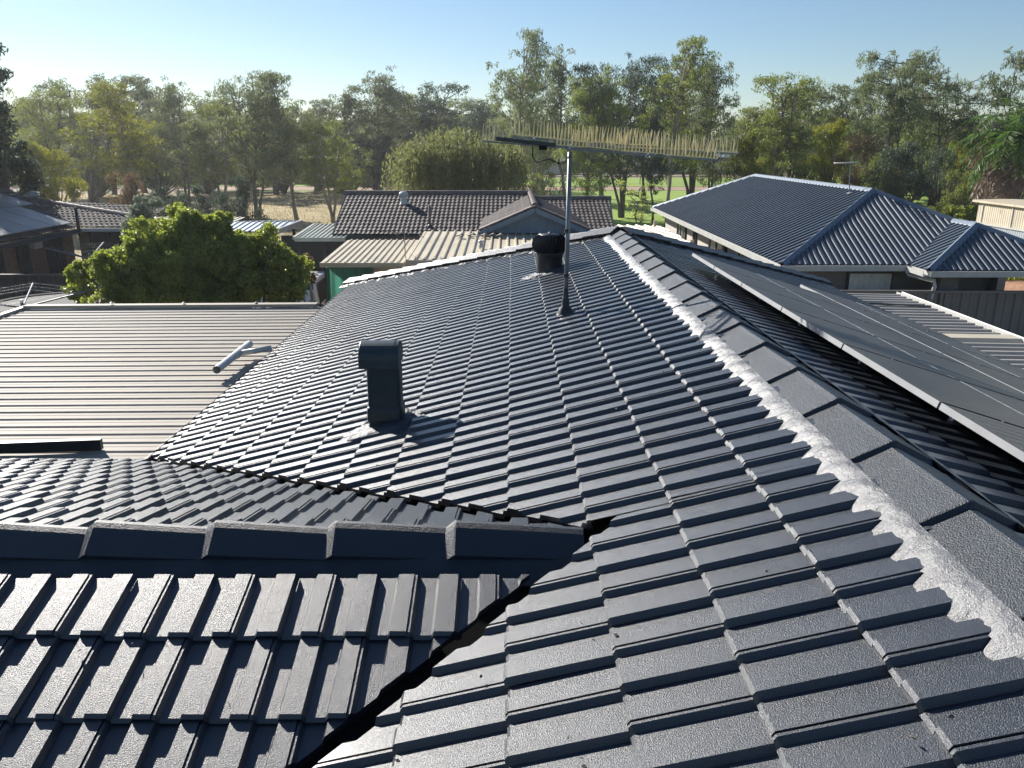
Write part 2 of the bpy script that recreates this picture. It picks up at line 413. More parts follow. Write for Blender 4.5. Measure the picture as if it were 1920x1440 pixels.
# ridge caps: short angled tiles, each one lapping the next
def cap_mesh(L, name, w_=.165, drop=.078, ramp=.014, rise=.017):
    prof = [(-w_, -drop), (-.026, -.011), (-.008, -.001), (.008, -.001), (.026, -.011), (w_, -drop)]
    th = .020; mb = MB(); n = len(prof)
    stations = [(-ramp, 1.03, -.002), (-.002, 1.10, rise), (.004, 1.10, rise + .002), (L + .03, 1.0, -.002)]
    vs = []
    for (y, k, up) in stations:
        vs += [(x * k, y, z * k + up) for x, z in prof]
        vs += [(x * k * .93, y, z * k + up - th) for x, z in prof]
    fs = []
    for r_ in range(3):
        o = r_ * 2 * n; o2 = o + 2 * n
        for k in range(n - 1):
            fs.append((o + k, o + k + 1, o2 + k + 1, o2 + k))
            fs.append((o + n + k + 1, o + n + k, o2 + n + k, o2 + n + k + 1))
        fs.append((o, o2, o2 + n, o + n)); fs.append((o + n - 1, o + 2 * n - 1, o2 + 2 * n - 1, o2 + n - 1))
    for k in range(n - 1): fs.append((k + 1, k, n + k, n + k + 1))
    e = 6 * n
    for k in range(n - 1): fs.append((e + k, e + k + 1, e + n + k + 1, e + n + k))
    me = bpy.data.meshes.new(name); me.from_pydata(vs, [], fs); me.materials.append(M_cap); me.update()
    return me
def run_caps(a, b, L, w_, drop, lift, name='ridge_cap', seed=1, ramp=.012):
    """large ends face point a"""
    a, b = Vector(a), Vector(b); d = b - a; D = d.length; d.normalize(); n = max(1, round(D / L)); L = D / n
    me = cap_mesh(L, name, w_, drop, ramp, .027 if ramp > .03 else .017); rr = random.Random(seed)
    x = d.cross(Vector((0, 0, 1))).normalized(); z = x.cross(d)
    for k in range(n):
        o = bpy.data.objects.new(name, me); COL.objects.link(o); o.parent = house
        p = a + d * (k * L) + z * (lift + rr.uniform(-.003, .003)) - ORG[house]
        rot = Matrix((x, d, z)).transposed().to_4x4() @ Matrix.Rotation(rr.uniform(-.012, .012), 4, 'Z') @ Matrix.Rotation(rr.uniform(-.012, .012), 4, 'Y')
        o.matrix_local = Matrix.Translation(p) @ rot
CZ = zM(XR) + .028
run_caps((XR, 2.105 - .485 * 10, CZ), (XR, 2.105 + .485 * 16, CZ), .485, .135, .066, -.014, seed=3)
run_caps((EX - .04, yE + .04, zM(EX) + .03), (XR - .05, YH + .05, CZ + .01), .40, .165, .070, .012, 'hip_cap', 4)
run_caps((XE + .04, yE + .04, zM(EX) + .03), (XR + .05, YH + .05, CZ + .01), .40, .165, .070, .012, 'hip_cap', 5)
run_caps((-.21 - .437 * 13, YW, ZW + .0), (-.21 + .44, YW, ZW + .0), .437, .106, .070, -.006, seed=6, ramp=.036)

# mortar bedding under the caps
def mortar(y0, y1, side, seed):
    rr = np.random.RandomState(seed); step = .012; n = int((y1 - y0) / step) + 1
    nx = 8; mb = MB(); vs = []
    ph = rr.uniform(0, 9, 12)
    def nz(t, k, f_): return math.sin(t * f_ + ph[k]) * .5 + math.sin(t * f_ * 2.37 + ph[k + 1]) * .3 + math.sin(t * f_ * 4.9 + ph[k + 2]) * .2
    for i in range(n):
        y = y0 + i * step
        tloc = ((2.212 + .925 * .15 - y) / .15) % 1.0 if side < 0 else ((y - 2.2) / .15) % 1.0
        crest = .42 < tloc < .98
        xo = .203 if crest else .232
        xo += .016 * nz(y, 0, 9) + .008 * nz(y, 3, 43) + (.012 * rr.rand())
        hb = .025 if crest else .006
        if not crest:  # scalloped lower edge of the dab between two crests
            c_ = (tloc - .2) / .28; xo -= .012 * min(1, c_ * c_)
        for k in range(nx):
            t = k / (nx - 1); xx = xo + (.145 - xo) * t
            hh = hb + (.050 - hb) * (t ** .9) + .006 * math.sin(math.pi * t) + (.0025 * nz(y + k * 3, 5, 38) + rr.uniform(-.0006, .0006)) * (1 if 0 < k < nx - 1 else .2)
            X = XR + side * xx
            zb = zr_ - tt * xx - nb * 0 + nb / ct
            vs.append((X, y, zb + hh))
    fs = [(i * nx + k, i * nx + k + 1, (i + 1) * nx + k + 1, (i + 1) * nx + k) for i in range(n - 1) for k in range(nx - 1)]
    mb.add(vs, fs); mb.build('mortar_bedding', M_mortar, house, smooth=True)
mortar(-2.5, YH - .05, -1, 1); mortar(-2.5, YH - .05, 1, 2)
def mortar_line(a, b, n_lat, w_in, w_out, z_in, z_out, seed, rough=.010, mat_=None):
    a, b = Vector(a), Vector(b); d = (b - a); D = d.length; d.normalize(); h = Vector(n_lat).normalized()
    rr = np.random.RandomState(seed); n = int(D / .014); nx = 7; vs = []
    ph = rr.uniform(0, 9, 6)
    for i in range(n + 1):
        s_ = D * i / n; wob = .018 * math.sin(s_ * 21 + ph[0]) + .012 * math.sin(s_ * 47 + ph[1]) + .006 * rr.randn()
        wob *= rough / .01
        for k in range(nx):
            t = k / (nx - 1); o = w_in + (w_out + wob - w_in) * t
            z = z_in + (z_out - z_in) * t ** 1.15 + rough * .45 * rr.randn() * (t > 0) * (t < 1)
            p = a + d * s_ + h * o; vs.append((p.x, p.y, p.z + z))
    fs = [(i * nx + k, i * nx + k + 1, (i + 1) * nx + k + 1, (i + 1) * nx + k) for i in range(n) for k in range(nx - 1)]
    MB().add(vs, fs).build('mortar_bedding', mat_ or M_mortar, house, smooth=True)
hz = zM(EX) + .03
mortar_line((EX, yE, zM(EX)), (XR, YH, zM(XR)), (-1, -1, 0), .10, .27, -.02, -.085, 5, .016)
mortar_line((XE, yE, zM(EX)), (XR, YH, zM(XR)), (1, -1, 0), .10, .27, -.02, -.085, 6, .014)
mortar_line((-6.0, YW, ZW), (.24, YW, ZW), (0, -1, 0), .075, .185, -.056, -.135, 7, .0012, M_cap)
mortar_line((-6.0, YW, ZW), (.24, YW, ZW), (0, 1, 0), .09, .20, -.058, -.086, 8, .004, M_cap)
# dark plate standing in for the shadow gap at the wing ridge end
MB().slab([(.228, YW - .10, ZW - .085), (.228, YW, ZW - .02), (.228, YW + .10, ZW - .085), (.228, YW + .02, ZW - .13), (.228, YW - .06, ZW - .13)], .02, (1, 0, 0)).build('cap_end_shade', M_cap, house)
# eaves: fascia, gutter and walls
def gutter(a, b, out, m=M_gutter, parent=house, gh=.11, gw_=.115, name='gutter'):
    a, b, o = Vector(a), Vector(b), Vector(out).normalized(); mb = MB(); z = Vector((0, 0, 1))
    prof = [(0, 0), (0, -gh), (gw_, -gh), (gw_ + .006, -.004), (gw_ + .012, 0), (gw_ + .004, 0.001), (gw_ - .006, -.012), (gw_ - .008, -gh + .012), (.008, -gh + .012), (.008, 0)]
    n = len(prof); vs = [p + o * x + z * y for p in (a, b) for x, y in prof]
    mb.add(vs, [(k, (k + 1) % n, n + (k + 1) % n, n + k) for k in range(n)] + [tuple(range(n)), tuple(range(2 * n - 1, n - 1, -1))])
    return mb.build(name, m, parent)
ez = zM(EX) - .075
gutter((EX + .03, 5.74, ez), (EX + .03, yE + .1, ez), (-1, 0, 0), M_dark)
gutter((EX - .14, 5.70, ez), (-6.2, 5.70, ez), (0, 1, 0))
gutter((XE - .03, -3, ez), (XE - .03, yE + .1, ez), (1, 0, 0))
gutter((EX, yE - .03, ez), (XE, yE - .03, ez), (0, 1, 0))
wl = MB(); wx0, wx1, wy0, wy1 = EX + .55, XE - .55, -3, yE - .55
wl.box(((wx0 + wx1) / 2, (wy0 + wy1) / 2, (GZ + ez) / 2), (wx1 - wx0, wy1 - wy0, ez - GZ - .04))
wl.box(((-6.0 + wx0) / 2, 2.65, (GZ + ez) / 2), (wx0 + 6.0, 5.1, ez - GZ - .05))
wl.build('wall', M_brick, house)
MB().box(((EX + XE) / 2, (-3 + yE) / 2, ez - .03), (XE - EX - .1, yE + 3 - .1, .012)).box(((-6.2 + EX) / 2, 2.65, ez - .034), (3.3, 6.0, .012)).build('soffit', M_white, house)

# ================================================================ roof fittings
# flue vent
vb = Vector((-.80, 4.78, zM(-.80)))
v = thing('roof_vent', 'dark painted metal flue vent with hooded cowl standing on the main roof', 'roof vent', vb)
MB().box((vb.x + .005, vb.y + .02, vb.z + .20), (.205, .15, .55)).build('shaft', M_vent, v, bevel=.02)
mb = MB(); cz = vb.z + .425; ncw = 16; prof = []
for k in range(ncw + 1):
    t = math.pi * k / ncw
    prof.append((-.115 * math.cos(t) , .095 * math.sin(t)))
prof = [(-.118, -.055)] + prof + [(.115, -.03)]
n = len(prof); vs = []
for X in (-.122, .122): vs += [(vb.x - .012 + X, vb.y + .02 + yy, cz + zz) for yy, zz in prof]
fs = [(k, k + 1, n + k + 1, n + k) for k in range(n - 1)] + [tuple(range(n - 1, -1, -1)), tuple(range(n, 2 * n))]
mb.add(vs, fs); mb.build('cowl', M_vent, v, bevel=.006)
mb = MB(); n2 = n; vs = []
for X in (.086, .094): vs += [(vb.x - .012 + X, vb.y + .02 + yy * 1.03, cz + zz * 1.04) for yy, zz in prof]
mb.add(vs, [(k, k + 1, n + k + 1, n + k) for k in range(n - 1)]); mb.build('cowl_seam', M_vent, v)
MB().box((vb.x + .005, vb.y + .02, vb.z + .06), (.222, .167, .11)).build('collar', M_vent, v, bevel=.02)
def drape(root, cx, cy, rx, ry, seed, m=M_flash, h0=.008, amp=.008):
    rr = np.random.RandomState(seed); mb = MB(); N1, N2 = 44, 14; vs = []
    ph = rr.uniform(0, 6, 8)
    for j in range(N2 + 1):
        t = j / N2
        for i in range(N1):
            a = 2 * math.pi * i / N1
            k = 1 + .16 * math.sin(3 * a + ph[0]) + .10 * math.sin(7 * a + ph[1]) + .06 * math.sin(13 * a + ph[2])
            X = cx + math.cos(a) * rx * k * (.35 + .65 * t); Y = cy + math.sin(a) * ry * k * (.35 + .65 * t)
            tl = ((2.212 + .925 * .15 - Y) / .15) % 1.0
            crest = max(0, min(1, (tl - .36) / .14)) * max(0, min(1, (1.02 - tl) / .12))
            drop = -.024 * (1 - crest) * min(1, t * 1.3) * .9
            z = zM(X) + h0 + drop + amp * (rr.rand() - .3) * (1 - .4 * t) - (.030 if j == N2 else 0) - .012 * t
            vs.append((X, Y, z))
    fs = [(j * N1 + i, j * N1 + (i + 1) % N1, (j + 1) * N1 + (i + 1) % N1, (j + 1) * N1 + i) for j in range(N2) for i in range(N1)]
    mb.add(vs, fs); return mb.build('flashing', m, root, smooth=True)
drape(v, vb.x - .0, vb.y - .0, .26, .20, 3)

# wind blown litter lying on the tiles
rl_ = random.Random(77); mb = MB()
for k in range(60):
    if rl_.random() < .97:
        X = rl_.uniform(-1.8, 1.0); Y = rl_.uniform(1.0, 7.5); z0 = zM(X)
        if abs(Y - 2.65) < .35 - X: continue
    else:
        X = rl_.uniform(-2.0, -.3); Y = rl_.uniform(1.6, 2.35); z0 = zWn(Y) - .004
        if X > Y - 2.45: continue
    a = rl_.uniform(0, 6.28); L_ = rl_.uniform(.003, .009); W_ = L_ * rl_.uniform(.2, .6); zz = z0 + .001
    c_, s_2 = math.cos(a), math.sin(a)
    mb.slab([(X - c_ * L_, Y - s_2 * L_, zz + .003), (X + s_2 * W_, Y - c_ * W_, zz + .006), (X + c_ * L_, Y + s_2 * L_, zz + .004), (X - s_2 * W_, Y + c_ * W_, zz + .002)], .003)
tag(mb.build('leaf_litter', mat('litter', (0.16, 0.13, 0.09), .8, island=.5)), 'tiny scattered leaf and grit litter on the dark tiles', kind='stuff')

# turbine ventilator
tb = Vector((.405, 8.66, zM(.405)))
tb.z += 0
v = thing('turbine_ventilator', 'black spinning turbine roof vent with curved vanes beside the antenna mast', 'roof vent', tb)
MB().lathe(tb, [(.150, -.08), (.142, .0), (.140, .02), (.140, .150), (.146, .152), (.146, .160), (.12, .162)], 32).build('throat', M_dark, v, smooth=True)
zc = tb.z + .272; rb = .192
MB().lathe((tb.x, tb.y, zc), [(.150, -.105), (.158, -.098), (.158, -.085), (.14, -.08)], 32).build('lower_ring', M_dark, v, smooth=True)
MB().lathe((tb.x, tb.y, zc), [(.105, .098), (.100, .104), (.05, .114), (.012, .120), (.010, .130), (0, .132)], 28).build('top_cap', M_dark, v, smooth=True)
MB().lathe((tb.x, tb.y, zc), [(.11, -.10), (.14, -.05), (.14, .04), (.09, .085)], 20).build('core', M_black, v, smooth=True)
for k in range(26):
    a0 = 2 * math.pi * k / 26; mb = MB(); vs = []; nn = 9
    for i in range(nn):
        t = i / (nn - 1); ph_ = -0.80 + t * 1.85
        rr_ = rb * max(.05, math.cos(ph_)) ** .62; z = rb * .62 * math.sin(ph_)
        tw = a0 + .28 * math.sin((t - .2) * 1.6)
        vs.append((tb.x + rr_ * math.cos(tw), tb.y + rr_ * math.sin(tw), zc + z))
        vs.append((tb.x + rr_ * .84 * math.cos(tw + .16), tb.y + rr_ * .84 * math.sin(tw + .16), zc + z * .97))
    mb.add(vs, [(2 * i, 2 * i + 1, 2 * i + 3, 2 * i + 2) for i in range(nn - 1)])
    mb.build('vane', M_dark, v, smooth=True)
drape(v, tb.x - .04, tb.y - .04, .23, .20, 8)

# TV antenna with bird spikes
ab = Vector((.429, 6.33, zM(.429)))
an = thing('tv_antenna', 'television antenna on a grey steel mast with rows of cream bird spikes', 'antenna', ab)
AT = at_y(1068, 285, 6.33)
MB().tube([ab + Vector((0, 0, -.05)), (AT.x + .004, 6.33, AT.z)], .0175, 16).build('mast', M_galv, an, smooth=True)
for z_ in (.28, .63): MB().tube([ab + Vector((0, 0, z_)), ab + Vector((0, 0, z_ + .03))], .021, 14).build('mast_clip', M_dark, an)
MB().lathe(ab, [(.075, -.02), (.06, .0), (.052, .03), (.034, .045), (.030, .10), (.022, .12), (.019, .19), (.017, .20)], 20).build('boot', M_dark, an, smooth=True)
drape(an, ab.x - .015, ab.y - .01, .09, .085, 12, h0=.0, amp=.008)
MB().tube([ab + Vector((.02, -.01, .02)), ab + Vector((.06, 0, .055)), ab + Vector((.10, .02, .05)), ab + Vector((.11, .06, .0))], .004, 6).build('cable', M_black, an)
cbl = [AT + Vector((.0, -.02, -.02)), AT + Vector((-.03, -.02, -.07)), AT + Vector((-.08, -.02, -.085)), AT + Vector((-.16, -.02, -.05)), AT + Vector((-.25, -.02, -.08)), AT + Vector((-.285, -.02, -.03)), AT + Vector((-.28, -.02, .05))]
MB().tube(cbl, .0045, 6).build('cable', M_black, an)
ay = [('b1', (905, 265), (1150, 285), 6.25), ('b2', (1070, 277), (1347, 301), 6.20), ('b3', (965, 252), (1185, 277), 6.42), ('b4', (1160, 272), (1381, 288), 6.50)]
A = lambda x, y, Y: at_y(x, y, Y)
MB().bar(A(905, 265, 6.25), A(1190, 287, 6.25), .012, .012).bar(A(1060, 279, 6.2), A(1347, 301, 6.2), .012, .010).build('boom', M_galv, an)
MB().bar(A(960, 257, 6.42), A(1185, 275, 6.42), .012, .012).bar(A(1100, 271, 6.5), A(1383, 289, 6.5), .012, .010).build('boom', M_galv, an)
MB().bar(A(930, 260, 6.18), A(1042, 272, 6.18), .028, .030).build('balun_housing', M_vent, an, bevel=.006)
MB().box(A(1018, 275, 6.2), (.06, .05, .05)).build('clamp', M_black, an, bevel=.006)
MB().bar(A(1000, 262, 6.10), A(1005, 257, 6.55), .014, .014).bar(A(1068, 281, 6.10), A(1072, 272, 6.6), .02, .02).bar(A(1150, 285, 6.1), A(1160, 273, 6.6), .012, .012).build('cross_arm', M_galv, an)
def spikes(p, q, lean=0.0, L=.118, sp=.026, seed=1):
    rr = random.Random(seed); p, q = Vector(p), Vector(q); D = (q - p).length; n = int(D / sp); d = (q - p).normalized(); mb = MB()
    mb.bar(p + Vector((0, 0, .006)), q + Vector((0, 0, .006)), .022, .007)
    for k in range(n + 1):
        b = p + d * (D * k / n) + Vector((0, 0, .008))
        for s_ in (-1, 1):
            if s_ == 1 and rr.random() < .35: continue
            tp = b + Vector((lean + rr.uniform(-.012, .012), s_ * .035 + rr.uniform(-.01, .01), L * rr.uniform(.9, 1.05)))
            mb.tube([b, b.lerp(tp, .5), tp], [.0056, .0044, .0016], 5)
    mb.build('spike_strip', M_spike, an)
for i, (p, q, ln) in enumerate([((905, 264, 6.25), (932, 266, 6.25), 0), ((960, 253, 6.42), (1046, 262, 6.42), .0), ((1046, 262, 6.42), (1110, 269, 6.42), .0), ((1044, 273, 6.25), (1100, 277, 6.25), .008),
        ((1110, 267, 6.45), (1176, 272, 6.45), .010), ((1098, 276, 6.22), (1160, 283, 6.22), .0), ((1160, 277, 6.5), (1246, 280, 6.5), -.005), ((1165, 284, 6.2), (1245, 290, 6.2), .012), ((1246, 279, 6.5), (1318, 284, 6.5), .004),
        ((1245, 291, 6.2), (1345, 299, 6.2), .012), ((1318, 285, 6.5), (1381, 287, 6.5), .0), ((1180, 272, 6.6), (1230, 274, 6.6), .01)]):
    spikes(A(*p), A(*q), ln, seed=i)

# solar panels on the right slope
M_cell = mat('solar_glass', (0.085, 0.08, 0.073), 0.45, spec=0.6, coat=0.15, var=(1.2, 0.35), dirt=(5, 0.56, (0.11, 0.105, 0.095), (1, 6, 1)))
def pP(x, y, h): return Vector((x, y, zR(x))) + Nr * h
def solar(x0, x1, y0, y1, label, base_h=.085):
    c = pP((x0 + x1) / 2, (y0 + y1) / 2, base_h)
    o = thing('solar_panel', label, 'solar panel', c, 'solar panels on the right slope of the tiled roof')
    gp = .009; y0 += gp; y1 -= gp; fw, fh = .012, .030
    mb = MB(); T = base_h + fh
    def bx(xa, xb, ya, yb, ha, hb, mb):
        P = [pP(xa, ya, ha), pP(xb, ya, ha), pP(xb, yb, ha), pP(xa, yb, ha), pP(xa, ya, hb), pP(xb, ya, hb), pP(xb, yb, hb), pP(xa, yb, hb)]
        mb.add(P, [(0, 3, 2, 1), (4, 5, 6, 7), (0, 1, 5, 4), (1, 2, 6, 5), (2, 3, 7, 6), (3, 0, 4, 7)])
    for xa in (x0, x1 - fw): mb = MB(); bx(xa, xa + fw, y0, y1, base_h, T, mb); mb.build('frame', M_alu, o)
    for ya in (y0, y1 - .014): mb = MB(); bx(x0 + fw, x1 - fw, ya, ya + .014, base_h, T, mb); mb.build('side_frame', M_black, o)
    mb = MB(); mb.add([pP(x0 + .008, y0 + .012, T + .001), pP(x1 - .008, y0 + .012, T + .001), pP(x1 - .008, y1 - .012, T + .001), pP(x0 + .008, y1 - .012, T + .001)], [(0, 1, 2, 3)])
    mb.build('glass', M_cell, o)
    mb = MB()
    xm = (x0 + x1) / 2
    for k in range(3):
        xx = xm + (k - 1) * .003
    bx(xm - .004, xm + .004, y0 + .02, y1 - .02, T + .0012, T + .0022, mb)
    for k in range(1, 12):
        yy = y0 + (y1 - y0) * k / 12; bx(x0 + .03, x1 - .03, yy - .0015, yy + .0015, T + .0012, T + .0018, mb)
    mb.build('busbar', M_galv, o)
    mb = MB()
    for xx in (x0 + .30, x1 - .30): bx(xx - .02, xx + .02, y0 - .018, y0 + .002, T - .01, T + .004, mb)
    mb.build('clamp', M_dark, o)
    mb = MB()
    for xx in (x0 + .30, x1 - .30): bx(xx - .02, xx + .02, y0, y1, base_h - .045, base_h - .002, mb)
    for xx in (x0 + .30, x1 - .30): bx(xx - .02, xx + .02, y0 + .3, y0 + .34, -.03, base_h - .045, mb)
    mb.build('mounting_rail', M_galv, o)
ords = ['first', 'second', 'third', 'fourth', 'fifth', 'sixth', 'seventh', 'eighth']
ys = [8.12, 7.20, 6.30, 5.32, 4.28, 3.24, 2.20, 1.16, .12]
for i in range(8):
    solar(1.79, 3.11, ys[i + 1], ys[i], 'framed black solar panel, %s from far end of the row nearest the ridge' % ords[i])
ys2 = [8.75, 7.75, 6.75, 5.72, 4.68, 3.64, 2.60]
for i in range(6):
    solar(3.14, 4.40, ys2[i + 1], ys2[i], 'framed black solar panel, %s from far end of the lower row near the eave' % ords[i])

# ================================================================ CARPORT on the left
cpz = -2.36
cp = thing('carport', 'wide weathered beige ribbed metal carport roof against the left eave of the tiled roof', 'carport', (-5.2, 9, GZ))
ribbed('roof_sheet', [(-2.89, 5.90, cpz - .03), (-7.4, 5.90, cpz - .06), (-7.4, 12.0, cpz - .06), (-2.89, 12.0, cpz - .03)], (0, 1, 0), M_carport, cp, .203, [(0, 0), (.30, .0), (.34, .003), (.40, .003), (.44, 0), (.64, 0), (.74, .013), (.86, .013), (.96, 0)])
MB().bar((-2.97, 12.03, cpz + .012), (-7.42, 12.03, cpz - .018), .14, .05).build('end_flashing', M_carport, cp)
MB().bar((-7.44, 5.9, cpz - .08), (-7.44, 12.1, cpz - .08), .08, .14).build('gutter', M_patio, cp)
MB().bar((-3.32, 6.06, cpz + .035), (-7.6, 5.66, cpz + .02), .05, .09).build('edge_beam', M_dark, cp)
for x in (-3.2, -7.3):
    for y in (6.1, 11.8): MB().box((x, y, (GZ + cpz) / 2 - .03), (.09, .09, cpz - GZ - .1)).build('post', M_patio, cp)
for x, y in ((-6.1, 12.03), (-5.0, 12.03), (-3.9, 12.03)):
    MB().lathe((x, y, cpz + .035), [(.028, 0), (.028, .008), (.012, .012), (.012, .022), (0, .024)], 10).build('screw', M_galv, cp)
pp = thing('drain_pipe', 'white plastic drain pipe with side arm lying on the beige carport roof', 'pipe', (-3.07, 8.6, cpz + .03))
pz = cpz + .10
mb = MB(); mb.tube([(-3.10, 8.08, pz - .01), (-3.07, 9.10, pz + .02)], .042, 20, caps=False); mb.tube([(-3.10, 8.08, pz - .01), (-3.07, 9.10, pz + .02)], .037, 20, caps=False)
mb.build('pipe_run', M_pvc, pp, smooth=True)
MB().tube([(-3.07, 8.74, pz), (-2.72, 8.78, pz + .05)], .033, 16).build('side_arm', M_pvc, pp, smooth=True)
MB().tube([(-3.085, 8.66, pz), (-3.082, 8.86, pz + .003)], .048, 18).build('tee_collar', M_pvc, pp, smooth=True)

# ================================================================ RIGHT PATIO + FENCE
pt_ = thing('patio_roof', 'grey beige ribbed metal patio roof below the solar panels on the right', 'patio roof', (6, 8, GZ))
pz = -2.42
ribbed('roof_sheet', [(5.35, 2.5, pz), (6.47, 2.5, pz - .02), (6.47, 13.35, pz - .02), (5.35, 13.35, pz)], (0, 1, 0), M_patio, pt_, .203, [(0, 0), (.52, .0), (.60, .040), (.84, .040), (.92, 0)])
gutter((6.50, 2.5, pz + .03), (6.50, 13.4, pz + .03), (1, 0, 0), M_white, pt_, .10, .09, 'gutter')
MB().bar((5.30, 12.35, pz + .055), (6.40, 12.05, pz + .045), .05, .02).build('loose_rib', M_dark, pt_)
ribbed('cream_sheet', [(5.35, 9.9, pz + .012), (6.50, 9.9, pz - .008), (6.50, 10.25, pz - .008), (5.35, 10.25, pz + .012)], (0, 1, 0), M_cream, pt_, .35, [(0, 0), (.1, .05), (.75, .05), (.85, 0)])
for y in (3, 8, 13.2): MB().box((6.45, y, (GZ + pz) / 2 - .04), (.08, .08, pz - GZ - .12)).build('post', M_patio, pt_)

FPROF = [(0, 0), (.08, .0), (.14, .035), (.46, .035), (.52, 0), (.60, 0), (.66, .02), (.92, .02)]
def fence(name, a, b, h, m, label, pitch=.36, cat='fence', cap=True, group=None):
    a, b = Vector(a), Vector(b); d = (b - a); D = d.length; d.normalize(); n = Vector((-d.y, d.x, 0))
    o = thing(name, label, cat, ((a + b) / 2), group)
    mb = MB(); vs = []; k = 0
    while k * pitch < D:
        for t, hh in FPROF:
            s_ = min(D, (k + t) * pitch); p = a + d * s_ + n * hh; vs += [p, p + Vector((0, 0, h))]
        k += 1
    m_ = len(vs) // 2
    mb.add(vs, [(2 * i, 2 * i + 2, 2 * i + 3, 2 * i + 1) for i in range(m_ - 1)]); mb.build('sheet', m, o)
    if cap:
        mb = MB(); mb.bar(a + Vector((0, 0, h + .01)), b + Vector((0, 0, h + .01)), .07, .055); mb.build('top_rail', m, o)
    k = 0
    while k <= D:
        p = a + d * k; MB().box((p.x, p.y, a.z + h / 2), (.065, .065, h)).build('post', m, o); k += 2.4
    return o
fence('metal_fence', (6.9, 17.2, GZ), (15.5, 17.0, GZ), 1.78, M_fence, 'grey ribbed metal fence behind the patio roof on the right', .38)
fence('metal_fence', (-24, 19.8, GZ), (-9.6, 19.8, GZ), 1.72, M_fenced, 'dark ribbed metal fence below the brick house on the left', .34)

# ================================================================ BLUE GREY METAL ROOF HOUSE
H0 = Vector((6.05, 17.95, -2.6))
bh = thing('metal_roof_house', 'rendered house under a blue grey corrugated hip roof on the right', 'house', (9.2, 26, GZ))
ax, ay_, az_ = 9.30, 21.2, -1.16
A0 = Vector((6.05, 17.95, -2.6)); A1 = Vector((6.05, 35.0, -2.6)); AP = Vector((ax, ay_, az_)); AQ = Vector((ax, 31.6, az_))
B0 = Vector((12.55, 17.95, -2.6)); B1 = Vector((12.55, 35.0, -2.6))
ribbed('roof_left_slope', [A0, A1, AQ, AP], (0, 1, 0), M_bluemetal, bh, .26, [(0, 0), (.62, 0), (.70, .04), (.90, .04)])
ribbed('roof_front_slope', [A0, AP, B0], (1, 0, 0), M_bluemetal, bh, .152, [(0, 0), (.45, 0), (.55, .034), (.90, .034)])
ribbed('roof_right_slope', [B0, AP, AQ, B1], (0, 1, 0), M_bluemetal, bh, .19)
ribbed('roof_far_slope', [A1, B1, AQ], (1, 0, 0), M_bluemetal, bh, .19)
E0 = Vector((8.92, 17.1, -2.6)); E1 = Vector((12.6, 17.1, -2.6)); EP = Vector((10.72, 18.75, -1.80)); EQ = Vector((10.72, 19.75, -1.80)); EV = Vector((8.92, 17.97, -2.6))
ribbed('porch_front_slope', [E0, EP, E1], (1, 0, 0), M_bluemetal, bh, .152, [(0, 0), (.45, 0), (.55, .034), (.90, .034)])
ribbed('porch_left_slope', [E0, EV, EQ, EP], (0, 1, 0), M_bluemetal, bh, .19, lift=.01)
ribbed('porch_right_slope', [E1, EP, EQ, (12.6, 18, -2.6)], (0, 1, 0), M_bluemetal, bh, .19)
def ridgecap(a, b, m, parent, wd=.10, name='ridge_cap'):
    a, b = Vector(a), Vector(b); d = (b - a).normalized(); x = d.cross(Vector((0, 0, 1))).normalized(); z = x.cross(d); mb = MB()
    pr = [(-wd, -.045), (-wd + .01, -.03), (-.03, .025), (0, .045), (.03, .025), (wd - .01, -.03), (wd, -.045)]
    n = len(pr); vs = [p + x * u + z * (v + .03) for p in (a, b) for u, v in pr]
    mb.add(vs, [(k, k + 1, n + k + 1, n + k) for k in range(n - 1)]); return mb.build(name, m, parent)
for a, b in ((AP, AQ), (A0, AP), (B0, AP), (A1, AQ), (E0, EP), (EP, EQ), (E1, EP)): ridgecap(a, b, M_bluecap, bh)
MB().bar(EV + Vector((0, 0, .01)), EQ + Vector((0, 0, .02)), .10, .012).build('valley_flashing', M_dark, bh)
for a, b, o in ((A0, A1, (-1, 0, 0)), (A0, EV, (0, -1, 0)), (E0, E1, (0, -1, 0)), (EV, E0, (-1, 0, 0)), ((B0.x, 20, -2.6), B1, (1, 0, 0))):
    gutter(Vector(a) + Vector((0, 0, -.005)), Vector(b) + Vector((0, 0, -.005)), o, M_white, bh, .12, .11)
MB().box((9.3, 26.5, -2.70), (6.45, 17.0, .02)).box((10.76, 17.6, -2.705), (3.6, .95, .02)).build('soffit', M_white, bh)
bw = MB(); wt, wb = -2.72, GZ
bw.box((6.60, 26.5, (wt + wb) / 2), (.2, 16.2, wt - wb)); bw.box((9.3, 34.5, (wt + wb) / 2), (5.6, .2, wt - wb)); bw.box((12.0, 27, (wt + wb) / 2), (.2, 15, wt - wb))
bw.build('side_wall', M_stucco, bh)
MB().box((8.1, 18.42, (wt + wb) / 2), (2.9, .16, wt - wb)).box((10.9, 19.8, (wt + wb) / 2), (2.6, .16, wt - wb)).box((9.55, 19.1, (wt + wb) / 2), (.16, 1.5, wt - wb)).build('front_wall', M_block, bh)
MB().box((9.62, 17.7, (wt + wb) / 2), (.42, .42, wt - wb)).build('porch_pier', M_block, bh)
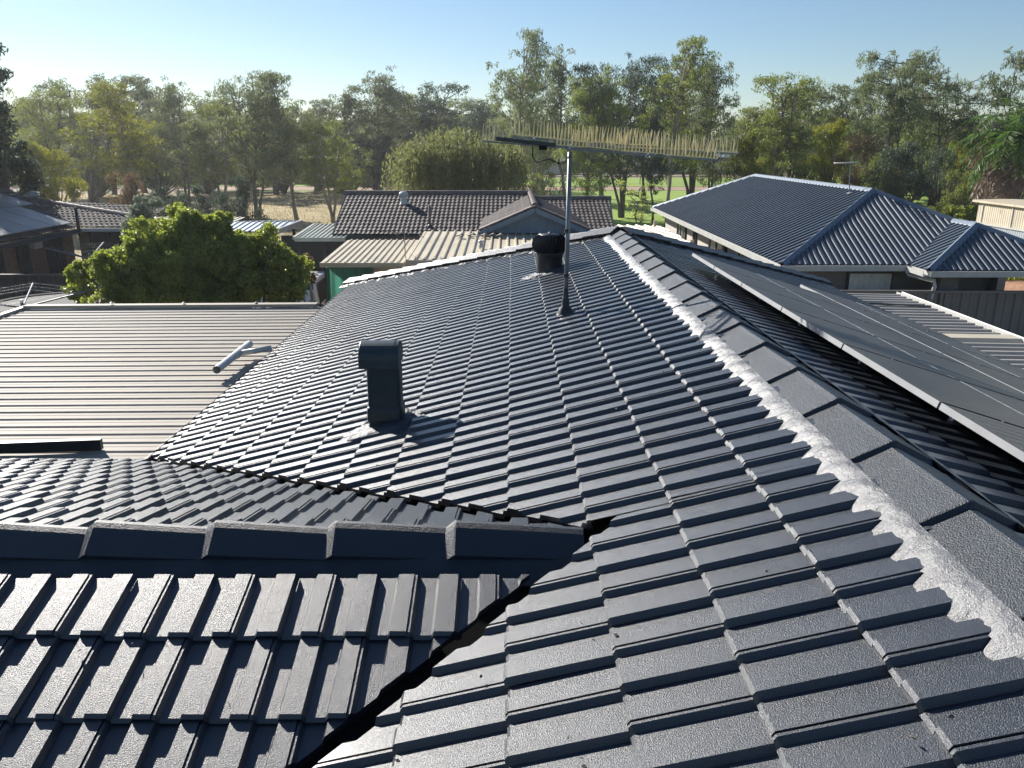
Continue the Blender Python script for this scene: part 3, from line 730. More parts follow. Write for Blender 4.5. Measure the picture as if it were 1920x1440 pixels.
def window(parent, c, size, axis, frame_m=M_white, pane_m=M_glass, mull=1, blind=0, ff=.05):
    """axis 'x': window plane faces +-x ; size = (width, height)"""
    c = Vector(c); W_, H_ = size
    def B(u, z, du, dz, dep, off=0):
        return ((c.x + off, c.y + u, c.z + z), (dep, du, dz)) if axis == 'x' else ((c.x + u, c.y + off, c.z + z), (du, dep, dz))
    mb = MB()
    for u in (-W_ / 2 + ff / 2, W_ / 2 - ff / 2): mb.box(*B(u, 0, ff, H_, .10))
    for z in (-H_ / 2 + ff / 2, H_ / 2 - ff / 2): mb.box(*B(0, z, W_ - 2 * ff, ff, .10))
    for k in range(1, mull + 1): mb.box(*B(-W_ / 2 + W_ * k / (mull + 1), 0, ff * .8, H_ - 2 * ff, .09))
    fr_ = mb.build('window', frame_m, parent)
    MB().box(*B(0, 0, W_ - ff, H_ - ff, .02)).build('pane', pane_m, fr_)
    return fr_
for yc, wd_ in ((31.2, 1.1), (28.6, .5), (25.6, 1.8), (22.6, .9), (21.0, 1.2)):
    window(bh, (6.49, yc, -3.55), (wd_, 1.55), 'x', M_white if wd_ > .6 else M_dark, M_glass, 1)
for yc in (30.2, 24.4, 22.0): MB().box((6.47, yc, -3.7), (.05, .18, 1.9)).build('dark_panel', M_black, bh)
f_ = window(bh, (8.22, 18.32, -3.20), (1.05, .80), 'y', M_dark, M_glass, 1)
ribbed('vertical_blind', [(7.74, 18.26, -3.56), (8.70, 18.26, -3.56), (8.70, 18.265, -2.84), (7.74, 18.265, -2.84)], (1, 0, 0), M_blind, f_, .12, [(0, 0), (.7, .02), (.8, .0)])
MB().tube([(8.80, 17.82, -2.70), (8.86, 17.80, -2.80), (9.10, 17.15, -2.82), (9.12, 17.14, -2.95), (9.12, 17.2, -3.2), (9.06, 17.3, -3.6), (9.06, 17.3, GZ)], .042, 12).build('downpipe', M_white, bh, smooth=True)
a2 = at_z(1588, 352, -1.5); ab2 = Vector((9.0, 21.9, -1.27))
an2 = thing('tv_antenna', 'small television antenna standing on the blue grey metal roof', 'antenna', ab2)
tp = at_y(1594, 306, ab2.y)
MB().tube([ab2 - Vector((0, 0, .05)), tp], .014, 8).build('mast', M_galv, an2)
mb = MB(); mb.bar(tp + Vector((-.42, 0, .0)), tp + Vector((.22, .1, .02)), .03, .03)
mb.build('boom', M_white, an2)
for k in range(9):
    p = tp + Vector((-.40 + .072 * k, 0.011 * k, .012)); L_ = .34 - .02 * k; MB().bar(p - Vector((.10, L_, 0)), p + Vector((.10, L_, 0)), .014, .014).build('element', M_white, an2)
MB().box(ab2 + Vector((.05, -.05, .02)), (.28, .10, .03), Matrix.Rotation(.4, 3, 'Z')).build('mounting_plate', M_white, an2)
bq = at_z(1803, 548, -4.6); bq = Vector((10.6, 18.6, GZ))
b_ = thing('covered_barbecue', 'black covered barbecue standing under the porch of the blue grey roofed house', 'barbecue', bq)
MB().box(bq + Vector((0, 0, .55)), (.62, .55, .95), top=(.9, .85)).build('body', M_black, b_, bevel=.06)
MB().tube([bq + Vector((-.25, 0, 1.06)), bq + Vector((.25, 0, 1.06))], .20, 14).build('lid', M_black, b_, smooth=True)
MB().box(bq + Vector((.43, 0, .80)), (.24, .40, .05)).build('side_shelf', M_black, b_)

# cream patio roof between the roofs
cpo = thing('patio_roof', 'bright cream ribbed patio roof beside the left wall of the blue grey roofed house', 'patio roof', (4.5, 25, GZ))
ribbed('roof_sheet', [(5.12, 21.6, -2.72), (5.12, 28.0, -2.70), (.6, 28.0, -2.66), (.6, 21.6, -2.68)], (6, 1, 0), M_cream, cpo, .30, [(0, 0), (.60, .0), (.68, .035), (.86, .035), (.94, 0)])
MB().bar((.6, 21.57, -2.78), (5.15, 21.57, -2.82), .05, .17).build('fascia', M_cream2, cpo)
for y in (22.0, 27.8): MB().box((4.9, y, (GZ - 2.5) / 2), (.1, .1, -2.5 - GZ)).build('post', M_cream2, cpo)

# ================================================================ BROWN TILED HOUSE in the middle
th_ = thing('brown_tiled_house', 'low house with a dark brown wavy tiled roof and a small blue gable', 'house', (-1, 26, GZ))
ezT = -2.5; YT = 23.29; wT = 3.2; YR = YT + wT
rl = at_y(650, 363, YR); rr_ = at_y(992, 363, YR); zT = rl.z
el = Vector((at_z(625, 440, ezT).x, YT, ezT)); ern = Vector((.62, YT, ezT))
gT = math.atan2(zT - ezT, wT); UT = (0, math.cos(gT), math.sin(gT)); UTb = (0, -math.cos(gT), math.sin(gT))
tiles('roof', [el, ern, (rr_.x, YR, zT), rl], el, (1, 0, 0), UT, M_terra, th_, .135, .25, .020, .020, groove=False, jit=1.5, smoothprof=True)
tiles('roof', [Vector((el.x, YR + wT, ezT)), Vector((.62, YR + wT, ezT)), (rr_.x, YR, zT), rl], (el.x, YR + wT, ezT), (1, 0, 0), UTb, M_terra, th_, .135, .25, .020, .020, groove=False, smoothprof=True)
r2 = at_y(1142, 373, YR); e2 = Vector((at_z(1150, 440, ezT).x, YT, ezT)); z2 = r2.z
g2 = math.atan2(z2 - ezT, wT)
tiles('roof', [Vector((.62, YT, ezT)), e2, (r2.x, YR, z2), (rr_.x, YR, z2)], (.62, YT, ezT), (1, 0, 0), (0, math.cos(g2), math.sin(g2)), M_terra, th_, .135, .25, .020, .020, groove=False, jit=1.5, smoothprof=True)
tiles('roof', [Vector((.62, YR + wT, ezT)), Vector((e2.x, YR + wT, ezT)), (r2.x, YR, z2), (rr_.x, YR, z2)], (.62, YR + wT, ezT), (1, 0, 0), (0, -math.cos(g2), math.sin(g2)), M_terra, th_, .135, .25, .020, .020, groove=False, smoothprof=True)
def roundcaps(a, b, r, L, m, parent, name='ridge_cap'):
    a, b = Vector(a), Vector(b); n = max(1, int((b - a).length / L)); d = (b - a) / n; mb = MB()
    for k in range(n): mb.tube([a + d * k, a + d * (k + 1.04)], [r * 1.12, r], 10)
    return mb.build(name, m, parent)
roundcaps((rl.x - .05, YR, zT + .0), (rr_.x + .08, YR, zT + .0), .095, .38, M_terracap, th_)
roundcaps((rr_.x + .10, YR, z2 + .0), (r2.x + .05, YR, z2 + .0), .095, .38, M_terracap, th_)
gutter(el + Vector((0, 0, -.02)), ern + Vector((0, 0, -.02)), (0, -1, 0), M_gutter, th_, .12, .11)
gutter(ern + Vector((0, 0, -.02)), e2 + Vector((0, 0, -.02)), (0, -1, 0), M_gutter, th_, .12, .11)
MB().bar((el.x - .02, YT, ezT - .05), (rl.x - .02, YR, zT - .05), .03, .16).bar((el.x - .02, YR + wT, ezT - .05), (rl.x - .02, YR, zT - .05), .03, .16).build('barge_board', M_gutter, th_)
MB().bar((e2.x + .03, YT, ezT - .05), (r2.x + .03, YR, z2 - .05), .03, .16).build('barge_board', M_gutter, th_)
MB().box(((el.x + e2.x) / 2, YR, (GZ + ezT - .1) / 2), (e2.x - el.x - 1.1, 2 * wT - 1.0, ezT - .1 - GZ)).build('wall', M_brick, th_)
MB().box(((el.x + e2.x) / 2, YR, ezT - .08), (e2.x - el.x, 2 * wT - .1, .02)).build('soffit', M_gutter, th_)
# gable
YG = 20.9; gp = at_y(1003, 389, YG); glc = at_y(898, 434, YG); grc = at_y(1108, 434, YG); gb = YR - .6
zs = (gp.z - glc.z); yb = YT + wT * (gp.z - ezT) / (zT - ezT)
yl = YT + wT * max(0, (glc.z - ezT)) / (zT - ezT)
tiles('gable_roof', [glc, Vector((glc.x, yl + .3, glc.z)), Vector((gp.x, yb + .2, gp.z)), gp], glc, (0, 1, 0), (gp - glc), M_terra, th_, .135, .25, .020, .020, groove=False, smoothprof=True)
tiles('gable_roof', [grc, Vector((grc.x, yl + .3, grc.z)), Vector((gp.x, yb + .2, gp.z)), gp], grc, (0, 1, 0), (gp - grc), M_terra, th_, .135, .25, .020, .020, groove=False, smoothprof=True)
roundcaps(gp + Vector((0, .0, .03)), (gp.x, yb, gp.z + .03), .09, .38, M_terracap, th_)
for c_ in (glc, grc):
    s1 = -1 if c_ is glc else 1
    dd = (gp - c_); n = 5; 
    for k in range(n):
        p, q = c_ + dd * (k / n), c_ + dd * ((k + 1.0) / n)
        MB().bar(p + Vector((0, .02, .055)), q + Vector((0, .02, .05)), .30, .035).build('barge_cap', M_terracap, th_)
    MB().bar(c_ + Vector((0, -.12, -.06)), gp + Vector((0, -.12, -.06)), .04, .13).build('barge_board', M_clad, th_)
MB().add([glc + Vector((.15, .05, -.05)), grc + Vector((-.15, .05, -.05)), gp + Vector((0, .05, -.1)), glc + Vector((.15, .35, -.05)), grc + Vector((-.15, .35, -.05)), gp + Vector((0, .35, -.1))], [(0, 1, 2), (5, 4, 3), (0, 3, 4, 1)]).build('gable_panel', M_clad, th_)
MB().box((gp.x, YG + 1.3, (GZ + glc.z) / 2 - .08), (grc.x - glc.x - .5, 2.4, glc.z - GZ - .2)).build('wall', M_brick, th_)
# roof vents on the tiled house
for (px, py, r_, h_, lab) in ((757, 380, .13, .34, 'pale round cowl vent near the ridge of the brown tiled roof'),):
    c = Vector((at_y(px, py, YR - .9).x, YR - .85, zT - .26)); o = thing('roof_vent', lab, 'roof vent', c)
    MB().lathe(c, [(.16, -.05), (.12, .03), (.10, .05), (.10, h_ * .6)], 18).build('throat', M_white, o, smooth=True)
    MB().lathe(c + Vector((0, 0, h_ * .6)), [(.10, 0), (.145, .03), (.15, .08), (.13, .14), (.06, .17), (0, .175)], 18).build('cowl', M_white, o, smooth=True)
c = at_y(806, 425, YT + .5); o = thing('roof_vent', 'thin dark pipe vent low on the brown tiled roof', 'roof vent', c)
MB().tube([c - Vector((0, 0, .1)), c + Vector((0, 0, .62))], .035, 10).build('pipe', M_terracap, o, smooth=True)
MB().lathe(c, [(.09, -.06), (.06, .04), (.036, .06)], 12).build('boot', M_dark, o, smooth=True)
# antenna lying low behind the beige roof
c = at_y(758, 428, 18.2); o = thing('tv_antenna', 'old bent antenna above the ridge between the beige roofs and the brown tiles', 'antenna', (c.x, 18.2, -2.35))
MB().tube([(c.x, 18.2, -2.75), (c.x, 18.2, c.z + .12)], .012, 6).build('mast', M_galv, o)
MB().bar(at_y(715, 434, 18.2), at_y(792, 439, 18.3), .014, .014).build('boom', M_galv, o)
for k, (a, b) in enumerate((((717, 431), (722, 439)), ((735, 433), (745, 440)), ((746, 437), (754, 431)), ((765, 440), (769, 434)), ((786, 440), (795, 446)))): MB().bar(at_y(*a, 18.1), at_y(*b, 18.35), .012, .012).build('element', M_galv, o)

# beige roofs behind the tiled hip
b1 = thing('beige_shed_roof', 'low beige ribbed metal roof over the green shade cloth', 'shed', (-3.2, 19, GZ))
p0 = at_z(600, 493, -2.5); p1x = at_z(762, 493, -2.5).x
zb1 = -2.36; yb1 = at_z(672, 450, zb1).y
ribbed('roof_sheet', [(p0.x, p0.y, -2.5), (p1x, p0.y, -2.5), (p1x, yb1, zb1), (p0.x, yb1, zb1)], (1, 0, 0), M_cream2, b1, .145)
MB().bar((p0.x, p0.y - .03, -2.54), (p1x, p0.y - .03, -2.54), .05, .10).build('fascia', M_cream2, b1)
MB().box(((p0.x + p1x) / 2 + .5, p0.y + 1.5, (GZ - 2.6) / 2), (p1x - p0.x - 1.1, 2.6, -2.6 - GZ)).build('wall', M_cream2, b1)
for x in (p0.x + .1, p0.x + .95): MB().box((x, p0.y + .1, (GZ - 2.6) / 2), (.07, .07, -2.6 - GZ)).build('post', M_gutter, b1)
b2 = thing('beige_shed_roof', 'higher tan ribbed metal roof in front of the blue gable', 'shed', (-.6, 19, GZ))
q0 = at_z(765, 488, -2.42); zb2 = -2.22; qb = at_z(805, 434, zb2)
ribbed('roof_sheet', [(q0.x, q0.y, -2.42), (2.2, q0.y, -2.42), (2.2, qb.y, zb2), (q0.x, qb.y, zb2)], (1, 0, 0), M_cream2, b2, .20, [(0, 0), (.62, .0), (.68, .04), (.84, .04), (.9, 0)])
MB().bar((q0.x - .03, q0.y - .02, -2.47), (q0.x - .03, qb.y, zb2 - .05), .05, .12).bar((q0.x - .03, q0.y - .03, -2.47), (2.2, q0.y - .03, -2.47), .05, .12).build('fascia', M_cream2, b2)
MB().box(((q0.x + 2.2) / 2, (q0.y + qb.y) / 2, (GZ - 2.6) / 2), (2.2 - q0.x - .3, qb.y - q0.y - .3, -2.6 - GZ)).build('wall', M_cream2, b2)
c = at_z(902, 468, -2.37); o = thing('vent_pipe', 'short pale vent pipe through the tan ribbed roof', 'vent pipe', c)
MB().tube([c - Vector((0, 0, .05)), c + Vector((0, 0, .16))], .05, 14).build('pipe', M_white, o, smooth=True)
MB().lathe(c + Vector((0, 0, .16)), [(.05, 0), (.07, .01), (.07, .04), (0, .06)], 14).build('cap', M_white, o, smooth=True)
for i, (px, lab) in enumerate(((862, 'leftmost'), (884, 'second from the left'), (906, 'third from the left'), (922, 'second from the right'), (936, 'rightmost'))):
    c = at_z(px, 444 - (i % 2), -2.24); o = thing('tile_scrap', 'dark broken tile piece on the tan roof, %s of five' % lab, 'tile scrap', c, 'broken tile pieces on the tan roof')
    MB().slab([c + Vector((-.10, -.06, .03)), c + Vector((.03, -.09, .07)), c + Vector((.12, .0, .05)), c + Vector((.05, .09, .09)), c + Vector((-.08, .07, .03))], .025).build('shard', M_terracap, o)
    MB().slab([c + Vector((-.02, -.12, .015)), c + Vector((.10, -.12, .03)), c + Vector((.06, -.02, .02))], .02).build('chip', M_terracap, o)
# shade cloth
sh = thing('shade_cloth', 'green shade cloth hanging under the low beige roof', 'shade cloth', (p0.x + .6, p0.y + .1, GZ))
mb = MB(); vs = []; nx, nz = 24, 16
for j in range(nz + 1):
    for i in range(nx + 1):
        u = i / nx; t = j / nz
        vs.append((p0.x + .12 + u * 1.05 - .06 * t, p0.y + .02 + .05 * math.sin(u * 11 + t * 3) * (.4 + t) + .03 * math.sin(u * 25), -2.57 - t * (1.95 + .08 * math.sin(u * 6))))
mb.add(vs, [(j * (nx + 1) + i, j * (nx + 1) + i + 1, (j + 1) * (nx + 1) + i + 1, (j + 1) * (nx + 1) + i) for j in range(nz) for i in range(nx)])
mb.build('cloth', M_shade, sh, smooth=True)
MB().tube([(p0.x + .12, p0.y, -2.57), (p0.x + 1.2, p0.y, -2.57)], .012, 6).build('cord', M_dark, sh)
# small awnings left of the tiled house
a0 = at_z(553, 446, -2.55); a1 = at_z(628, 446, -2.55)
aw = thing('awning_roof', 'small pale green ribbed awning attached left of the brown tiled house', 'awning', (a0.x + .5, a0.y + 1, GZ))
yb_ = at_z(575, 420, -2.40).y
M_pg = mat('pale_green_metal', (0.40, 0.42, 0.36), 0.5, metal=0.1, var=(2, 0.15))
ribbed('roof_sheet', [(a0.x, a0.y, -2.55), (a1.x + .3, a0.y, -2.55), (a1.x + .3, yb_, -2.40), (a0.x, yb_, -2.40)], (1, .0, 0), M_pg, aw, .13)
MB().bar((a0.x - .03, a0.y, -2.56), (a0.x - .03, yb_, -2.42), .08, .08).bar((a0.x, a0.y - .04, -2.59), (a1.x + .3, a0.y - .04, -2.59), .05, .11).build('fascia', M_pg, aw)
for x in (a0.x + .08, a0.x + .8): MB().box((x, a0.y + .1, (GZ - 2.6) / 2), (.08, .08, -2.62 - GZ)).build('post', M_dark, aw)
MB().box((a0.x + .35, a0.y + 2.0, (GZ - 2.7) / 2), (2.6, .1, -2.7 - GZ)).build('awning_shade', M_dark, aw)  # dark sheet added to imitate the deep shade under the awning
aw2 = thing('flat_roof', 'pale flat metal roof with white edge rising above the bright green tree', 'shed', (-8.2, 26, GZ))
c0 = at_z(515, 433, -2.55); c1 = at_z(563, 415, -2.40)
ribbed('roof_sheet', [(-12.0, c0.y, -2.60), (c0.x, c0.y, -2.55), (c1.x, c1.y, -2.40), (-12.0, c1.y, -2.5)], (1, 0, 0), M_zinc, aw2, .2)
MB().bar(Vector((c0.x + .04, c0.y, -2.58)), Vector((c1.x + .04, c1.y, -2.43)), .07, .15).bar((-12, c1.y + .03, -2.52), (c1.x, c1.y + .03, -2.42), .05, .12).build('fascia', M_white, aw2)
for x, y in ((c0.x - .2, c0.y + .1), (c1.x - .2, c1.y - .1)): MB().box((x, y, (GZ - 2.6) / 2), (.09, .09, -2.65 - GZ)).build('post', M_dark, aw2)

# ================================================================ BRICK HOUSE on the left
lh = thing('brick_house', 'brown brick house with solar panels and old tiled roof on the left', 'house', (-15, 25, GZ))
le = Vector((-14.09, 26.4, -2.6)); ln = Vector((-14.09, 12.0, -2.6))
rz = -1.45; rx = -17.6
tiles('roof', [le, ln, (rx, 12.0, rz), (rx, 28.6, rz), (-14.09, 26.41, -2.6)], ln, (0, 1, 0), (rx - le.x, 0, rz - le.z), M_terra, lh, .17, .30, .03, .03, groove=False, smoothprof=True)
er = Vector((-11.9, 26.4, -2.6)); rp = Vector(at_y(66, 377, 29.6)); rzz = rp.z
hp = Vector((rp.x, 29.6, rzz)); gl = math.atan2(rzz + 2.6, 3.2)
hpr = Vector((-13.2 - .2, 29.6, at_y(150, 394, 29.6).z))
tiles('roof', [Vector((-19.0, 26.4, -2.6)), er, Vector((-12.2, 28.8, -2.15)), hp, Vector((-19.0, 29.6, rzz))], er, (1, 0, 0), (0, 3.2, rzz + 2.6), M_terra, lh, .17, .30, .03, .03, groove=False, smoothprof=True)
roundcaps(Vector((-19, 29.6, rzz + .02)), hp + Vector((0, 0, .02)), .1, .4, M_terracap, lh)
roundcaps(hp + Vector((0, 0, .02)), Vector((-11.8, 27.1, -2.45)), .1, .4, M_terracap, lh)
gutter(ln + Vector((.0, 0, -.02)), le + Vector((0, 0, -.02)), (1, 0, 0), M_gutter, lh, .13, .12)
gutter(le + Vector((0, -.0, -.02)), Vector((-9.5, 26.4, -2.62)), (0, -1, 0), M_white, lh, .10, .12)
ribbed('flat_roof_sheet', [(-13.6, 26.45, -2.58), (-9.5, 26.45, -2.58), (-9.5, 29.0, -2.50), (-13.6, 29.0, -2.50)], (1, 0, 0), M_cream, lh, .2)
mb = MB(); mb.box((-14.7, 19.5, (GZ - 2.72) / 2), (.25, 14.6, -2.72 - GZ)); mb.build('brick_wall', M_brick, lh)
MB().box((-11.9, 26.9, (GZ - 2.74) / 2), (4.9, .25, -2.74 - GZ)).build('rendered_wall', mat('tan_render', (0.26, 0.20, 0.14), 0.9, var=(2, .15)), lh)
MB().box((-14.3, 19.5, -2.74), (.9, 14.6, .02)).build('soffit', M_gutter, lh)
for yc, wd_ in ((25.6, .9), (23.9, .55), (22.6, .6), (20.9, .9)): window(lh, (-14.55, yc, -3.45), (wd_, 1.25), 'x', M_dark, M_glass, 1)
window(lh, at_y(208, 462, 26.76), (1.3, 1.15), 'y', M_dark, M_glass, 1)
for k in range(2): MB().box(at_y(178 + 32 * k, 432, 26.74), (.55, .05, .12)).build('vent_slot', M_dark, lh)
mbx = at_y(115, 452, 24.3); MB().box((-14.5, 24.55, mbx.z), (.18, .42, .50)).build('meter_box', M_white, lh, bevel=.02)
nL = Vector((2.6 - 1.45, 0, 3.51)).normalized()
def pl(x, y, h): return Vector((x, y, -2.6 + (le.x - x) * (rz + 2.6) / (le.x - rx))) + nL * h
k = 0
for r_ in range(2):
    for j in range(9):
        x1 = -14.25 - 1.62 * r_; x0 = x1 - 1.6; y1 = 26.2 + (0.9 if r_ else 0) - j * 1.02 ; y0 = y1 - 1.0
        if y0 < 15: continue
        cc = pl((x0 + x1) / 2, (y0 + y1) / 2, .1)
        o = thing('solar_panel', 'pale solar panel, %s from the far end of the %s row on the brick house' % (['first', 'second', 'third', 'fourth', 'fifth', 'sixth', 'seventh', 'eighth', 'ninth'][j], ['lower', 'upper'][r_]), 'solar panel', cc, 'solar panels on the brick house roof')
        MB().slab([pl(x0, y0, .12), pl(x1, y0, .12), pl(x1, y1, .12), pl(x0, y1, .12)], .035, nL).build('frame', M_alu, o)
        MB().add([pl(x0 + .015, y0 + .015, .122), pl(x1 - .015, y0 + .015, .122), pl(x1 - .015, y1 - .015, .122), pl(x0 + .015, y1 - .015, .122)], [(0, 1, 2, 3)]).build('glass', M_cell, o)
c = at_y(62, 372, 28.9); o = thing('roof_vent', 'grey round turbine vent on the ridge of the brick house', 'roof vent', c)
MB().lathe(c, [(.12, -.35), (.12, -.02), (.18, .02), (.21, .1), (.17, .2), (.06, .25), (0, .26)], 16).build('head', M_galv, o, smooth=True)
MB().lathe(c, [(.20, -.5), (.125, -.30)], 16).build('base', M_dark, o, smooth=True)
c = at_y(145, 412, 26.2); o = thing('vent_pipe', 'dark vent pipe at the roof corner of the brick house', 'vent pipe', c)
MB().tube([c + Vector((0, 0, -.5)), c + Vector((0, 0, .32))], .05, 10).build('pipe', M_dark, o, smooth=True)
MB().lathe(c + Vector((0, 0, .32)), [(.05, 0), (.07, .01), (.05, .06), (0, .08)], 10).build('cap', M_dark, o, smooth=True)

# clotheslines in the left yards
def hoist(c, r, label, rise=.25, a0=0.3):
    o = thing('clothesline', label, 'clothesline', (c[0], c[1], GZ)); c = Vector(c)
    MB().tube([(c.x, c.y, GZ), c], .03, 10).build('post', M_galv, o)
    tips = []
    for k in range(4):
        a = a0 + k * math.pi / 2; t = c + Vector((math.cos(a) * r, math.sin(a) * r, rise)); tips.append(t)
        MB().tube([c - Vector((0, 0, .15)), t], .016, 8).build('arm', M_galv, o)
    mb = MB()
    for f_ in (1.0, .8, .6):
        P = [c + (t - c) * f_ for t in tips]
        for k in range(4): mb.tube([P[k], P[(k + 1) % 4]], .0022, 4)
    mb.build('line', M_galv, o)
hoist(at_y(40, 562, 15.0), 1.25, 'rotary clothesline with steel arms behind the far edge of the carport roof', .12, .35)
hoist(at_y(166, 475, 21.5), 1.1, 'rotary clothesline in front of the brick house beside the bright green tree', .16, .1)
hoist(at_y(583, 577, 13.6), .8, 'small clothesline top peeking over the carport corner near the white car', -.10, .3)
# trampoline
tc_ = at_y(110, 573, 16.3); o = thing('trampoline', 'dark round trampoline with pale rim pad in the yard behind the carport', 'trampoline', (tc_.x, 16.6, GZ))
ctr = Vector((tc_.x - .3, 16.6, tc_.z))
MB().lathe(ctr, [(0, -.02), (1.1, 0)], 32).build('mat', M_black, o)
MB().lathe(ctr, [(1.1, 0), (1.12, .02), (1.26, .02), (1.29, -.01)], 32).build('rim_pad', M_rubber, o)
for k in range(6):
    a = k * math.pi / 3; q = ctr + Vector((1.32 * math.cos(a), 1.32 * math.sin(a), 0)); MB().tube([(q.x, q.y, GZ), q], .025, 8).build('leg', M_galv, o)

# white car, partly visible
cc = Vector((-5.75, 21.2, GZ)); car = thing('parked_car', 'white hatchback parked behind the bright green tree by the shade cloth', 'car', cc)
sec = [(-2.0, .42, .72, .60), (-1.9, .28, .86, .80), (-1.2, .22, .95, .84), (-.7, .20, 1.42, .66), (.0, .20, 1.50, .64), (.9, .20, 1.48, .64), (1.5, .22, 1.08, .80), (1.95, .3, .95, .78), (2.02, .45, .8, .7)]
mb = MB(); vs = []; m_ = 8
for (u, zb, zt, hw) in sec:
    zm = min(zt, .92); ww = .84
    P = [(-ww * .97, zb), (-ww, .55), (-ww, zm - .06), (-hw, zt), (hw, zt), (ww, zm - .06), (ww, .55), (ww * .97, zb)]
    vs += [(cc.x + x, cc.y + u, cc.z + z) for x, z in P]
fs = [(i * m_ + k, i * m_ + (k + 1) % m_, (i + 1) * m_ + (k + 1) % m_, (i + 1) * m_ + k) for i in range(len(sec) - 1) for k in range(m_)] + [tuple(range(m_)), tuple(range(len(sec) * m_ - 1, (len(sec) - 1) * m_ - 1, -1))]
mb.add(vs, fs); mb.build('body', M_carw, car, bevel=.04)
MB().add([cc + Vector(p) for p in ((-.72, -1.14, .99), (.72, -1.14, .99), (.62, -.72, 1.41), (-.62, -.72, 1.41))], [(0, 1, 2, 3)]).build('windscreen', M_glass, car)
for s_ in (-1, 1): MB().add([cc + Vector(p) for p in ((s_ * .835, -.95, .93), (s_ * .835, 1.3, .95), (s_ * .68, .9, 1.42), (s_ * .70, -.6, 1.38))], [(0, 1, 2, 3)]).build('side_window', M_glass, car)
for s_ in (-1, 1):
    MB().box(cc + Vector((s_ * .62, -1.97, .66)), (.3, .08, .14)).build('headlight', M_alu, car, bevel=.03)
    for u in (-1.25, 1.25):
        wv = MB().tube([cc + Vector((s_ * .70, u, .31)), cc + Vector((s_ * .87, u, .31))], .31, 20).build('wheel', M_rubber, car)
        MB().tube([cc + Vector((s_ * .86, u, .31)), cc + Vector((s_ * .88, u, .31))], .18, 14).build('rim', M_alu, wv)
# picket fence near the car
o = thing('picket_fence', 'black metal picket fence in front of the white car', 'fence', (-5.3, 19.0, GZ))
P0 = Vector((-6.3, 19.0, GZ)); P1 = Vector((-4.3, 18.7, GZ)); d = (P1 - P0); mb = MB(); n = 16
for k in range(n + 1):
    p = P0 + d * k / n; mb.box((p.x, p.y, GZ + .65), (.022, .022, 1.3))
mb.build('pickets', M_black, o)
MB().bar(P0 + Vector((0, 0, 1.18)), P1 + Vector((0, 0, 1.18)), .03, .04).build('rail', M_black, o)
MB().bar(P0 + Vector((0, 0, .2)), P1 + Vector((0, 0, .2)), .03, .04).build('rail', M_black, o)

# shed on the far right, its long lit wall faces left
sx = 20.9; zt_ = -2.46; zmid = -3.38
sd_ = thing('corrugated_shed', 'corrugated shed with cream upper wall and zinc lower wall at the right edge', 'shed', (sx + 2.5, 30, GZ))
ribbed('upper_wall', [(sx, 36.6, zmid), (sx, 22, zmid), (sx + .01, 22, zt_), (sx + .01, 36.6, zt_)], (0, 1, 0), M_cream, sd_, .15, CORR)
ribbed('lower_wall', [(sx - .04, 36.9, GZ), (sx - .04, 22, GZ), (sx - .03, 22, zmid), (sx - .03, 36.9, zmid)], (0, 1, 0), M_zinc, sd_, .15, CORR)
MB().bar((sx - .07, 22, zmid), (sx - .07, 36.9, zmid), .05, .07).build('wall_rail', M_white, sd_)
MB().slab([(sx - .15, 22, zt_ + .06), (sx + 5, 22, zt_ + .2), (sx + 5, 36.9, zt_ + .2), (sx - .15, 36.9, zt_ + .06)], .09).build('roof', M_cream, sd_)
MB().box((sx + 2.5, 36.7, (GZ + zt_) / 2), (4.8, .1, zt_ - GZ)).build('end_wall', M_cream2, sd_)
for k in range(6): MB().box((sx - .02, 36.2 - k * 2.2, (zmid + zt_) / 2), (.05, .05, zt_ - zmid)).build('wall_strip', M_white, sd_)

# ================================================================ GROUND
def sheet(name, x0, x1, y0, y1, z, m, n=1):
    mb = MB(); mb.add([(x0, y0, z), (x1, y0, z), (x1, y1, z), (x0, y1, z)], [(0, 1, 2, 3)])
    return tag(mb.build(name, m), kind='structure')
tag(sheet('ground', -1500, 1500, -400, 2500, GZ - .012, M_ground), 'bare soil and rough grass', None)
def blob(name, pts, z, m, jag=.6, seed=1):
    rr = random.Random(seed); out = []
    n = len(pts)
    for i in range(n):
        a, b = Vector((*pts[i], 0)), Vector((*pts[(i + 1) % n], 0)); k = max(2, int((b - a).length / 3))
        for j in range(k):
            p = a.lerp(b, j / k); out.append((p.x + rr.uniform(-jag, jag), p.y + rr.uniform(-jag, jag), z))
    return tag(MB().poly(out).build(name, m), kind='structure')
blob('dry_paddock', [(-60, 34), (-6, 34), (-4.2, 46), (-4, 84), (-120, 84)], GZ, M_dry, .8, 2)
blob('green_field', [(-3, 50), (26, 50), (60, 44), (140, 60), (160, 89), (-40, 89), (-3, 84)], GZ, M_green, .8, 3)
blob('dirt_track', [(-140, 90.5), (170, 90.5), (170, 97.0), (-140, 97.0)], GZ, M_track, .3, 4)
blob('green_field', [(-80, 98.5), (170, 98.5), (170, 124), (-80, 124)], GZ, M_green, .5, 5)
blob('track', [(-160, 126), (170, 126), (170, 133), (-160, 133)], GZ, M_track, .3, 6)
blob('soil_yard', [(11.5, 18.5), (24, 21), (32, 27), (30, 33.5), (14, 33.5)], GZ, M_red, .5, 7)
